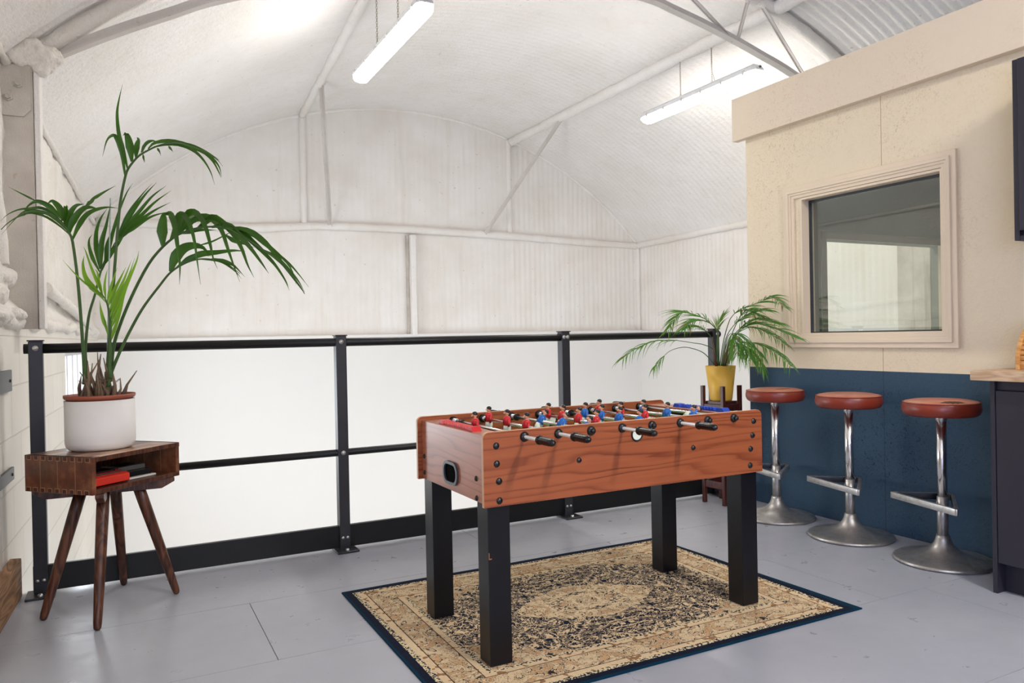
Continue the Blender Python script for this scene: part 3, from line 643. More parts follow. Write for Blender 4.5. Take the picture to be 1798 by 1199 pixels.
# wall bars on the left wall
for z0, z1, lab in ((.885, .978, 'upper dark steel wall bar ending beside the railing'), (.497, .552, 'lower dark steel wall bar ending above the skirting timber')):
    mb = MB(); y0, y1 = 2.2, 3.98
    vs = [(xl(y0)+.003,y0,z0),(xl(y0)+.016,y0,z0),(xl(y1)+.016,y1,z0),(xl(y1)+.003,y1,z0)]; vs += [(a,b,z1) for a,b,_ in vs]
    mb.add(vs, [(0,3,2,1),(4,5,6,7),(0,1,5,4),(1,2,6,5),(2,3,7,6),(3,0,4,7)]); o = mb.build('wall_bar', BLACKM, bevel=.002); tag(o, lab, 'steel bar', 'steel bars on the left wall')
    MB().lathe((xl(3.95)+.016, 3.93, (z0+z1)/2), [(0, .004), (.007, .003), (.008, 0)], 10, axis=(1,0,0)).build('bolt', BLKP, o)
tag(MB().tube([(xl(3.7)+.006, 3.7, .17), (xl(3.7)+.006, 3.7, 1.17)], .006, 8).build('wall_conduit', CABLE), 'thin white vertical conduit on the left block wall', 'conduit')

# ---------------------------------------------------------------- rug
RX0, RY0, RL, RW = .825, 1.985, 1.66, 1.225
mb = MB(); nx, ny = 60, 44; vs = []; fs = []
for k, z in enumerate((.0062, .0005)):
    for i in range(nx+1):
        for j in range(ny+1):
            u, v = i/nx, j/ny; x = RX0+RL*u; y = RY0+RW*v
            dz = .0007*math.sin(x*9+y*4)*math.sin(y*7)
            if k: dz = 0
            sk = .045*(1-v)*max(0, u-.5)*2; vs.append((x+sk-.03*u*v*0, y, z+dz))
N1 = (nx+1)*(ny+1)
for i in range(nx):
    for j in range(ny):
        a = i*(ny+1)+j; fs.append((a, a+ny+1, a+ny+2, a+1)); fs.append((N1+a, N1+a+1, N1+a+ny+2, N1+a+ny+1))
for i in range(nx):
    a = i*(ny+1); b = (i+1)*(ny+1); fs.append((a, N1+a, N1+b, b)); a += ny; b += ny; fs.append((a, b, N1+b, N1+a))
for j in range(ny):
    fs.append((j, j+1, N1+j+1, N1+j)); a = nx*(ny+1)+j; fs.append((a, N1+a, N1+a+1, a+1))
mb.add(vs, fs, 0, False)
tag(mb.build('patterned_rug', mat_rug(RX0, RY0, RL+.02, RW)), 'cream and navy oriental-pattern rug with navy edge under the football table', 'rug')

# ---------------------------------------------------------------- football table
FT = thing('football_table', (1.635, 2.51, .007), 'cherry-wood table football game with charcoal legs standing on the rug', 'football table')
TX0, TX1, TY0, TY1 = 1.03, 2.24, 2.20, 2.815; TZ0, TZ1 = .531, .774
def rrect(a, b, c, d, r, corners=(1,1,1,1), n=6):
    pts = []
    for k, (cx, cz) in enumerate(((b-r, d-r), (a+r, d-r), (a+r, c+r), (b-r, c+r))):
        if corners[k]:
            for i in range(n+1):
                q = math.pi/2*(k+i/n); pts.append((cx+r*math.cos(q), cz+r*math.sin(q)))
        else:
            pts.append(((b, a, a, b)[k], (d, d, c, c)[k]))
    return pts
def sidepanel(name, y0, y1, lab=None):
    mb = MB(); poly = rrect(TX0, TX1, TZ0, TZ1, .022, (1,1,0,0)); n = len(poly)
    vs = [(u, y0, v) for u, v in poly]+[(u, y1, v) for u, v in poly]
    mb.add(vs, [tuple(range(n)), tuple(range(n, 2*n))[::-1]], 0); mb.add(vs, [(i, (i+1)%n, n+(i+1)%n, n+i) for i in range(n)], 1)
    return mb.build(name, [LAMX, LAMEDGE], FT, bevel=.0012)
front = sidepanel('front_panel', TY0, TY0+.016); backp = sidepanel('back_panel', TY1-.016, TY1)
for x0, x1, nm in ((1.05, 1.064, 'end_panel'), (2.206, 2.22, 'end_panel')):
    MB().box((x0, TY0+.016, TZ0+.003), (x1, TY1-.016, .744)).build(nm, LAMY, FT)
for x0, x1 in ((1.05, 1.135), (2.132, 2.22)):
    MB().box((x0, TY0+.016, .744), (x1, TY1-.016, .758)).build('end_shelf', LAMY, FT)
for x0, x1, gx in ((1.121, 1.135, 1), (2.132, 2.146, -1)):
    MB().box((x0, TY0+.016, .66), (x1, TY1-.016, .744)).build('inner_end_board', LAMY, FT)
    xg = x1 if gx > 0 else x0
    mb = MB(); ring(mb, xg, xg+gx*.006, 2.40, 2.62, .665, .745, .008); g = mb.build('goal_frame', BLKP, FT); MB().box((xg, 2.408, .673), (xg+gx*.002, 2.612, .737)).build('goal_mouth', NAVYD, g)
MB().box((1.135, TY0+.016, .655), (2.132, TY1-.016, .662)).build('playfield', GREENF, FT)
MB().box((1.064, TY0+.016, TZ0+.006), (2.206, TY1-.016, TZ0+.014)).build('underside', BLKP, FT)
for x0 in (1.052, 2.148):
    for y0 in (2.222, 2.712): MB().box((x0, y0, .0085), (x0+.08, y0+.08, TZ0+.01)).build('leg', LEGM, FT, bevel=.0015); 
for x0 in (1.052, 2.148):
    for y0 in (2.222, 2.712): MB().cyl((x0+.04, y0+.04, .0072), (x0+.04, y0+.04, .0086), .02, n=12).build('foot_pad', BLKP, FT)
BP = [(0, .006), (.003, .006), (.0045, .0045), (.0095, .004), (.0115, 0)]
for x, z in ((1.077, .728), (1.078, .670), (1.085, .613), (1.085, .550), (2.197, .731), (2.19, .676), (2.179, .624), (2.175, .560)):
    MB().lathe((x, TY0, z), BP, 14, axis=(0,-1,0)).build('bolt', BLKP, FT)
for x in (1.391, 1.892): MB().lathe((x, TY0, .653), [(a*.85, b) for a, b in BP], 14, axis=(0,-1,0)).build('bolt', BLKP, FT)
for y, z in ((2.80, .622), (2.80, .558), (2.30, .610), (2.30, .545)): MB().lathe((1.05, y-.02 if y > 2.5 else y, z), [(a*.85, b) for a, b in BP], 14, axis=(-1,0,0)).build('bolt', BLKP, FT)
g_ = MB().box((1.0525, 2.2195, .360), (1.0545, 2.222, .380)).box((1.0525, 2.2195, .358), (1.063, 2.222, .361)).build('paint_chip', plain('bare_tan_chip', srgb(150, 104, 66), .7), FT)
# ball return mouth on the left end
def rr2(ya, yb, za, zb, r): return rrect(ya, yb, za, zb, r)
mb = MB(); o_ = rr2(2.448, 2.578, .556, .638, .036); i_ = rr2(2.459, 2.567, .566, .628, .028); n = len(o_)
vs = [(1.042, a, b) for a, b in o_]+[(1.042, a, b) for a, b in i_]+[(1.05, a, b) for a, b in o_]+[(1.052, a, b) for a, b in i_]
fs = [(k, (k+1)%n, n+(k+1)%n, n+k) for k in range(n)]+[(k, 2*n+k, 2*n+(k+1)%n, (k+1)%n) for k in range(n)]+[(n+k, n+(k+1)%n, 3*n+(k+1)%n, 3*n+k) for k in range(n)]
mb.add(vs, fs); br_ = mb.build('ball_return_surround', plain('grey_moulded_plastic', srgb(66, 70, 74), .4), FT)
mb = MB(); mb.prism(i_, 1.0485, 1.051, 0); mb.build('ball_return_pocket', plain('black_pocket_shade', srgb(4, 4, 4), .95, spec=.05, bump=0), br_)  # flat black plate paints the shade of an open hole
# ball feed cups through both side panels
for yy_, s_ in ((TY0, -1), (TY0+.016, 1), (TY1-.016, -1)):
    c = MB().lathe((1.636, yy_, .722), [(.0195, 0), (.0215, .005), (.024, .005), (.026, 0)], 24, axis=(0, s_, 0)).build('ball_feed_cup', BLKP, FT)
    MB().lathe((1.636, yy_, .722), [(0, .001), (.0195, .001)], 24, axis=(0, s_, 0)).build('cup_lining', SHORTS, c)
# score counters
def counter(x0, x1, ya, yb, mat, col, skew):
    cn = MB(); z = .758
    cn.box((x0+.004, ya, z), (x1-.004, yb, z+.004)); b = cn.build('score_counter', mat, FT); tag(b, col+' plastic score counter')
    MB().prism([(ya-.004, z), (ya+.045, z), (ya+.04, z+.014), (ya+.01, z+.016)], x0, x1, 0).build('end_block', mat, b)
    MB().prism([(yb-.04, z), (yb+.004, z), (yb-.006, z+.016), (yb-.034, z+.014)], x0, x1, 0).build('end_block', mat, b)
    for k in range(10):
        yc = ya+.06+(yb-ya-.11)*k/11+(.02 if k > 7 else 0)
        MB().prism([(yc, z+.003), (yc+.0125, z+.003), (yc+.010, z+.014), (yc+.004, z+.014)], x0+.003, x1-.003, 0).build('score_bead', mat, b)
counter(1.065, 1.10, 2.36, 2.66, REDP, 'red', 0); counter(2.155, 2.19, 2.32, 2.63, BLUEP, 'blue', 0)
# rods
def figure(parent, x, y, z, ang, shirt, lean=1):
    mb = MB(); s = 1.12
    mb.tube([(0,0,-.010), (0,0,.003), (0,0,.016), (0,0,.024)], [.0105, .0125, .014, .008], 10, 1)              # torso
    mb.tube([(0,-.013,.016), (-.002,-.0175,.004), (-.002,-.0165,-.010)], [.0055, .0052, .0045], 8, 1)           # arms
    mb.tube([(0,.013,.016), (-.002,.0175,.004), (-.002,.0165,-.010)], [.0055, .0052, .0045], 8, 1)
    mb.tube([(0,0,.022), (0,0,.03)], [.0045, .0045], 8, 2); mb.ball((0,0,.036), .0092, 10, 2, (.95,.9,1.1))      # neck, head
    mb.ball((.0015,0,.0395), .0098, 10, 3, (1.0,.98,.85)); mb.box((-.0115,-.003,.033), (-.008,.003,.037), 2)      # hair, nose
    mb.tube([(0,0,-.008), (0,0,-.02), (0,0,-.034)], [.0125, .0135, .0115], 10, 0)                               # shorts
    mb.tube([(0,0,-.03), (0,0,-.052)], [.0095, .007], 8, 2); mb.tube([(0,0,-.05), (0,0,-.062)], [.0075, .0085], 8, 1)
    mb.box((-.013,-.009,-.073), (.009,.009,-.060), 0)
    mb.v = [(c_[0]*s, c_[1]*s, c_[2]*s) for c_ in mb.v]
    ca, sa = math.cos(ang), math.sin(ang); mb.v = [(x+a*ca+c_*sa, y+b, z-a*sa+c_*ca) for a, b, c_ in mb.v]
    mb.build('player_figure', [SHORTS, shirt, SKIN, HAIR], parent)
def grip(parent, x, y, z, d):
    mb = MB(); mb.lathe((x, y, z), [(.005, 0), (.014, .001), (.0155, .006), (.0145, .011), (.010, .013), (.0125, .017)]+[(.0135 if k % 2 else .0115, .02+.0068*k) for k in range(9)]+[(.0125, .082), (.009, .092), (0, .096)], 16, axis=(0, d, 0)); mb.build('handle', BLKT, parent)
rods = [1.181+.1305*i for i in range(8)]; ZR = .750
pl_ = [('R', [(2.583, .1)]), ('R', [(2.741, .0), (2.581, .0), (2.426, .0)]), ('B', [(2.551, .55), (2.399, .55), (2.238, .5)]), ('R', [(2.724, -.1), (2.61, -.15), (2.488, -.1), (2.366, -.15)]),
       ('B', [(2.645, .1), (2.525, .1), (2.401, .1), (2.275, .1)]), ('R', [(2.73, 0), (2.572, 0), (2.412, 0)]), ('B', [(2.595, .05), (2.437, .05), (2.28, .05)]), ('B', [(2.44, 1.2)])]
frontH = {0, 1, 3, 5}; extra_front = {0: 0, 1: 0, 3: 0, 5: 0}
for i, x in enumerate(rods):
    side, pls = pl_[i]; f = i in frontH
    y0, y1 = (2.105, 2.90) if f else (2.19, 2.965)
    rd = MB().cyl((x, y0, ZR), (x, y1, ZR), .0062, n=12).build('rod', CHROME, FT)
    for yy_, s_ in ((TY0, -1), (TY0+.016, 1), (TY1-.016, -1), (TY1, 1)):
        if (yy_ == TY0 or yy_ == TY1): pr = [(0 if False else .006, .010), (.010, .009), (.015, .006), (.017, 0)]
        else: pr = [(.006, .012), (.013, .011), (.0165, .004), (.017, 0)]
        MB().lathe((x, yy_, ZR), pr, 20, axis=(0, s_, 0)).build('bearing', BLKP, rd)
    if f: grip(rd, x, 2.105, ZR, -1); MB().lathe((x, 2.90, ZR), [(.006, 0), (.009, .002), (.009, .012), (0, .016)], 12, axis=(0,1,0)).build('end_cap', BLKP, rd)
    else: grip(rd, x, 2.905, ZR, 1); MB().lathe((x, 2.19, ZR), [(.006, 0), (.009, .002), (.008, .008), (0, .010)], 12, axis=(0,-1,0)).build('end_cap', BLKP, rd)
    ysp = [p for p, _ in pls]
    for yc, s_ in ((TY0+.030, 1), (TY1-.03, -1)):
        mb = MB(); pts = [(x+.0095*math.cos(q*.9), yc+s_*q*.0009, ZR+.0095*math.sin(q*.9)) for q in range(0, 36)]
        mb.tube(pts, .0016, 5); mb.build('spring', CHROME, rd)
    if i == 0:
        for a, b in ((2.285, 2.32), (2.70, 2.73)): MB().cyl((x, a, ZR), (x, b, ZR), .0095, n=12).build('stop_collar', BLKP, rd)
    else:
        MB().cyl((x, TY1-.07, ZR), (x, TY1-.062, ZR), .0145, n=16).build('stop_collar', BLKP, rd); MB().cyl((x, TY0+.062, ZR), (x, TY0+.07, ZR), .0125, n=16).build('stop_collar', BLKP, rd)
    for yc, an in pls: figure(rd, x, yc, ZR, an if side == 'B' else -an, SHIRTR if side == 'R' else SHIRTB)

# ---------------------------------------------------------------- bar stools
def stool():
    t = thing('bar_stool', (0, 0, 0), 'x', 'bar stool', 'bar stools along the blue wall')
    prof = [(0, .001), (.205, .001), (.212, .006), (.210, .013), (.203, .017), (.17, .022), (.13, .030), (.095, .040), (.070, .053), (.052, .068), (.040, .084), (.032, .104), (.028, .122), (.0, .1225)]
    MB().lathe((0,0,0), prof, 56).build('base', CAST, t)
    MB().cyl((0,0,.12), (0,0,.30), .0235, n=24).build('lower_column', CAST, t); MB().cyl((0,0,.29), (0,0,.655), .0215, n=24).build('column', CHROME, t)
    MB().lathe((0,0,.652), [(.0215, 0), (.024, .002), (.024, .012), (.022, .02), (.05, .026), (.12, .03)], 24).build('seat_bracket', CAST, t)
    pf = [(0, .676), (.145, .676), (.156, .684), (.163, .700), (.164, .715), (.161, .731), (.157, .737), (.150, .742), (.12, .748), (.06, .752), (0, .753)]
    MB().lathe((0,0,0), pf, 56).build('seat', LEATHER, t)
    MB().tube([(.159*math.cos(2*math.pi*k/56), .159*math.sin(2*math.pi*k/56), .7365) for k in range(56)], .0028, 6, closed=True).build('piping', PIPING, t)
    # triangular loop footrest
    out = []
    V = [Vector((-.045, .245, 0)), Vector((.16, .045, 0)), Vector((-.155, -.175, 0))]; rad = [.022, .028, .034]
    def rounded(V, rad, inset):
        pts = []; n = len(V); c = sum(V, Vector())/n
        L = []
        for i in range(n):
            a, b = V[i], V[(i+1)%n]; d = (b-a).normalized(); nn = Vector((-d.y, d.x, 0))
            if nn.dot(c-a) < 0: nn = -nn
            L.append((a+nn*inset, d))
        for i in range(n):
            (p1, d1), (p2, d2) = L[i-1], L[i]
            den = d1.x*d2.y-d1.y*d2.x; s = ((p2.x-p1.x)*d2.y-(p2.y-p1.y)*d2.x)/den; q = p1+d1*s
            r = max(.006, rad[i]-inset*.6); a = q-d1*r; b = q+d2*r
            for k in range(7): t_ = k/6; pts.append(a*(1-t_)**2+q*2*t_*(1-t_)+b*t_*t_)
        return pts
    o_, i_ = rounded(V, rad, 0), rounded(V, rad, .017); n = len(o_); z0, z1 = .258, .288; mb = MB()
    vs = [(p.x,p.y,z0) for p in o_]+[(p.x,p.y,z0) for p in i_]+[(p.x,p.y,z1) for p in o_]+[(p.x,p.y,z1) for p in i_]; fs = []
    for k in range(n):
        k2 = (k+1)%n; fs += [(k,k2,n+k2,n+k),(2*n+k,3*n+k,3*n+k2,2*n+k2),(k,2*n+k,2*n+k2,k2)]
    mb.add(vs, fs, 0, True); mb.add(vs, [(n+k,n+(k+1)%n,3*n+(k+1)%n,3*n+k) for k in range(n)], 1, True); o = mb.build('footrest', [CAST, BLKP], t, bevel=.0015)
    MB().lathe((-.021, .012, .272), [(0, .004), (.006, .003), (.007, 0)], 10, axis=(-.55, .83, 0)).build('clamp_screw', SILV, t)
    return t
def copy_tree(o, parent=None):
    c = o.copy(); COL.objects.link(c)
    if parent: c.parent = parent
    for ch in [q for q in bpy.data.objects if q.parent == o and q not in done]:
        copy_tree(ch, c)
    return c
done = set()
st0 = stool(); kids = [q for q in bpy.data.objects if q.parent == st0]
spots = [(3.382, 3.215, 0.0, 'red leather bar stool nearest the yellow plant pot, leftmost of three'), (3.378, 2.712, .03, 'red leather bar stool standing in the middle of the three'), (3.375, 2.208, .0, 'red leather bar stool with torn seat edge, beside the navy cabinet')]
stools = []
for i, (x, y, a, lab) in enumerate(spots):
    if i == 0: s_ = st0
    else:
        s_ = st0.copy(); COL.objects.link(s_)
        for q in kids: c = q.copy(); COL.objects.link(c); c.parent = s_
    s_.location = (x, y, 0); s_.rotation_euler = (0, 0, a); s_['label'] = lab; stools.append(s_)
def seatz(r):
    P_ = [(0, .753), (.06, .752), (.12, .748), (.150, .742), (.157, .737), (.161, .731), (.165, .72)]
    for (r0_, z0_), (r1_, z1_) in zip(P_, P_[1:]):
        if r <= r1_: return z0_+(z1_-z0_)*(r-r0_)/(r1_-r0_)
    return .72
def tear(st, ang, r, w, l, mat):
    mb = MB(); n, m = 14, 5; vs = []; c = Vector((r*math.cos(ang), r*math.sin(ang), 0)); d = Vector((-math.sin(ang), math.cos(ang), 0)); e = Vector((math.cos(ang), math.sin(ang), 0))
    for i in range(n+1):
        t_ = -1+2*i/n; ww = w*(1-t_*t_)*(1+.2*math.sin(i*2.3))
        for j in range(m+1):
            p = c+d*l*t_+e*ww*(-1+2*j/m); vs.append((p.x, p.y, seatz(math.hypot(p.x, p.y))+.0012))
    mb.add(vs, [(i*(m+1)+j, i*(m+1)+j+1, (i+1)*(m+1)+j+1, (i+1)*(m+1)+j) for i in range(n) for j in range(m)]); o = mb.build('tear', mat, None); o.parent = st; return o
tear(stools[0], -1.9, .09, .010, .05, TEAR); tear(stools[2], -2.2, .130, .019, .052, TEAR)

# ---------------------------------------------------------------- kitchen units
t = thing('base_cabinet', (3.37, .6, 0), 'navy handleless base cabinet standing against the blue wall at the right edge', 'kitchen cabinet')
MB().box((3.14, 1.828, 0), (3.598, 1.846, .862)).build('end_panel', NAVYC, t, bevel=.001)
MB().box((3.165, -.6, .13), (3.598, 1.828, .862)).build('carcass', NAVYD, t)
MB().box((3.20, -.6, 0), (3.215, 1.828, .13)).build('plinth', NAVYC, t)
yd = 1.825
for k in range(4): MB().box((3.142, yd-.597, .125), (3.162, yd, .822)).build('door', NAVYC, t, bevel=.0015); yd -= .6
MB().box((3.155, -.6, .826), (3.165, 1.826, .858)).build('handle_channel', NAVYC, t)
tag(MB().box((3.10, -.6, .863), (3.598, 1.902, .902)).build('worktop', OAK, bevel=.0015), 'pale oak worktop lying on the navy base cabinet', 'worktop')
t = thing('wall_cabinet', (3.44, .8, 1.43), 'near-black navy wall cabinet hung on the cream wall at the right edge', 'wall cabinet')
mb = MB(); mb.box((3.285, 1.80, 1.432), (3.599, 1.822, 2.172)); mb.box((3.285, 0, 1.432), (3.599, 1.80, 1.45)); mb.box((3.285, 0, 2.15), (3.599, 1.80, 2.172)); mb.box((3.56, 0, 1.45), (3.599, 1.80, 2.15)); mb.build('carcass', NAVYC, t, bevel=.001)
yd = 1.797
for k in range(3): MB().box((3.275, yd-.592, 1.47), (3.293, yd, 2.168)).build('door', NAVYC, t, bevel=.0015); yd -= .6
MB().box((3.30, 0, 1.45), (3.31, 1.80, 1.47)).build('handle_recess', NAVYD, t)
tag(MB().box((3.56, 1.70, 2.173), (3.599, 1.80, 2.23)).build('wood_block', BAMBOO), 'small light wood block above the wall cabinet', 'wood block')
# bread bin
t = thing('bread_bin', (3.4, 1.5, .902), 'bamboo roll-top bread bin on the worktop at the right edge', 'bread bin')
def prof_bin(o): return [(3.255+o, .903+o*.4)]+[(3.255+o+.20*(1-math.cos(q)), .94+(.175-o)*math.sin(q)) for q in [math.pi/2*k/14 for k in range(15)]]+[(3.56, 1.115-o), (3.56, .903+o*.4)]
for a, b in ((1.795, 1.81), (1.40, 1.415)): MB().prism(prof_bin(0), a, b, 1).build('side_panel', BAMBOO, t, bevel=.001)
for k in range(12):
    q0, q1 = math.pi/2*k/12, math.pi/2*(k+1)/12; o = .008
    P_ = [(3.255+o+.19*(1-math.cos(q)), .94+.167*math.sin(q)) for q in (q0+.008, q1-.008)]; i_ = [(3.255+o+.008+.19*(1-math.cos(q)), .94+.160*math.sin(q)) for q in (q1-.008, q0+.008)]
    MB().prism(P_+i_, 1.415, 1.795, 1).build('tambour_slat', BAMBOO, t, bevel=.001)
MB().box((3.262, 1.415, .903), (3.275, 1.795, .938)).build('front_rail', BAMBOO, t); MB().box((3.275, 1.415, .903), (3.56, 1.795, .91)).build('bottom', BAMBOO, t); MB().box((3.55, 1.415, .91), (3.56, 1.795, 1.112)).build('back', BAMBOO, t)

# ---------------------------------------------------------------- side table
ux = Vector((.321, .296, 0)).normalized(); uy = Vector((-ux.y, ux.x, 0)); TB = Vector((-.095, 3.266, 0))
t = thing('side_table', (-.043, 3.55, 0), 'dark stained wooden side table with open cubby and splayed round legs', 'side table')
TLn, TWd, ZA, ZB = .436, .35, .512, .655
t.rotation_euler = (0, 0, math.atan2(ux.y, ux.x)); 
ang = math.atan2(ux.y, ux.x); T0 = Vector((-.043, 3.55, 0))
def lbuild(mb, name, mats, parent, bevel=0):    # geometry given in the table's own frame (origin at corner TB)
    off = Matrix.Rotation(-ang, 3, 'Z') @ (TB-T0)
    mb.v = [(v[0]+off.x, v[1]+off.y, v[2]) for v in mb.v]
    o = mb.build(name, mats, None, bevel); o.parent = parent; return o
th = .018
lbuild(MB().box((0, 0, ZB-th), (TLn, TWd, ZB)), 'top', TOPST, t, .002)
lbuild(MB().box((0, 0, ZA), (TLn, TWd, ZA+th)), 'shelf', MANGO, t, .002)
lbuild(MB().box((0, -.0015, ZB-th), (TLn, .0, ZB-.001)), 'edge_band', MANGO, t)
e1 = lbuild(MB().box((-.0005, -.0005, ZA), (th, TWd, ZB)), 'end_panel', ENDST, t, .002); e2 = lbuild(MB().box((TLn-th, 0, ZA), (TLn+.0005, TWd, ZB)), 'end_panel', ENDST, t, .002)
for k in range(9):
    y0 = .012+.038*k
    lbuild(MB().box((-.0014, y0, ZB-.0165), (.002, y0+.019, ZB-.002), 0).box((-.0010, y0-.002, ZB-.0185), (.002, y0+.021, ZB-.002), 1), 'finger_joint', [JOINTD, JOINTL], e1)
    lbuild(MB().box((-.0014, y0+.006, ZA+.002), (.002, y0+.025, ZA+.0165), 0).box((-.0010, y0+.004, ZA+.002), (.002, y0+.027, ZA+.0185), 1), 'finger_joint', [JOINTD, JOINTL], e1)
lbuild(MB().box((TLn*.62, TWd-.014, ZA+th), (TLn-th, TWd-.002, ZB-th)), 'back_panel', MANGO, t)
for ex in (.0, 1.0):   # bracing cross beams with chamfered ends, run corner to corner
    a, b = ((.03, .0), (TLn-.03, TWd)) if ex == 0 else ((.03, TWd), (TLn-.03, .0))
    a = Vector((a[0], a[1], 0)); b = Vector((b[0], b[1], 0)); d = (b-a).normalized(); n_ = Vector((-d.y, d.x, 0))*.015; L = (b-a).length
    prof = [(-.0, -.001), (L, -.001), (L, -.016), (L-.05, -.042), (.05, -.042), (0, -.016)]; vs = []
    for s_ in (-1, 1):
        for (u, v) in prof: p = a+d*u+n_*s_; vs.append((p.x, p.y, ZA+v))
    n = 6; mb = MB().add(vs, [tuple(range(n)), tuple(range(n, 2*n))[::-1]]+[(i, n+i, n+(i+1)%n, (i+1)%n) for i in range(n)]); lbuild(mb, 'cross_beam', MANGO, t, .002)
feet = [Vector((-.283, 3.509, 0)), Vector((-.090, 3.275, 0)), Vector((.004, 3.834, 0)), Vector((.206, 3.58, 0))]
ctr = sum(feet, Vector())/4
for fpt in feet:
    top = ctr+(fpt-ctr)*.40; top.z = ZA-.004; p0 = Vector((fpt.x, fpt.y, .002))
    d = top-p0; pts = [p0, p0+d*.012, p0+d*.05, p0+d*.4, p0+d*.8, p0+d]
    mb = MB().tube(pts, [.009, .0135, .0155, .020, .023, .023], 20)
    mb.v = [tuple(Matrix.Rotation(-ang, 3, 'Z') @ (Vector(v)-T0)) for v in mb.v]; o = mb.build('leg', MANGO, None); o.parent = t
def onshelf(u, v, z): return TB+ux*u+uy*v+Vector((0, 0, z))
def rotthing(name, u, v, z, rot, label, cat):
    o = bpy.data.objects.new(name, None); COL.objects.link(o); o.location = onshelf(u, v, z); o.rotation_euler = (0, 0, ang+rot); return tag(o, label, cat)
zs = ZA+th+.001
t2 = rotthing('red_case', .13, .13, zs, -.06, 'bright red wedge-shaped case with black top in the side table cubby', 'case')
mb = MB(); mb.prism([(-.10, .004), (.07, .004), (.07, .044), (.035, .047), (-.07, .043), (-.10, .034)], -.10, .075, 0)
mb.v = [(a, b, c) for a, b, c in mb.v]; q = mb.build('case_body', REDBOX, None, .003); q.parent = t2
q = MB().obox((-.012, -.079, .0425), (1,0,0), (0,1,.2), (0,-.2,1), .085, .004, .0012).build('edge_line', GREYP, None); q.parent = t2
q = MB().box((-.09, -.05, .042), (.05, .03, .050)).build('top_plate', BLKCASE, None, .002); q.parent = t2
q = MB().tube([(-.02, -.02, .05), (.01, -.01, .085)], .0012, 6).build('thin_arm', BLKP, None); q.parent = t2
for dx in (-.08, .06):
    q = MB().box((dx-.006, -.085, 0), (dx+.006, -.07, .006)).build('foot', REDBOX, None); q.parent = t2
t2 = rotthing('white_book', .285, .125, zs, -.10, 'thin white book lying on the cubby shelf under the two plastic cases', 'book')
q = MB().box((-.07, -.085, .0), (.065, .06, .007)).build('cover', PAPER, None, .001); q.parent = t2
t3 = rotthing('plastic_case', .285, .13, zs+.0075, -.10, 'glossy black flat plastic case lying directly on the white book', 'plastic case')
q = MB().box((-.07, -.075, .0), (.055, .045, .022)).build('case', BLKCASE, None, .0015); q.parent = t3
q = MB().box((.0551, -.07, .002), (.0565, .04, .020)).build('spine_label', GREYP, None); q.parent = t3
t3 = rotthing('plastic_case', .275, .145, zs+.030, -.10, 'dull grey flat plastic case on top of the glossy black case', 'plastic case')
q = MB().box((-.065, -.06, .0), (.06, .045, .018)).build('case', GREYP, None, .0015); q.parent = t3
q = MB().box((-.05, -.05, .018), (.02, .03, .0195)).build('lid', BLKP, None, .0005); q.parent = t3

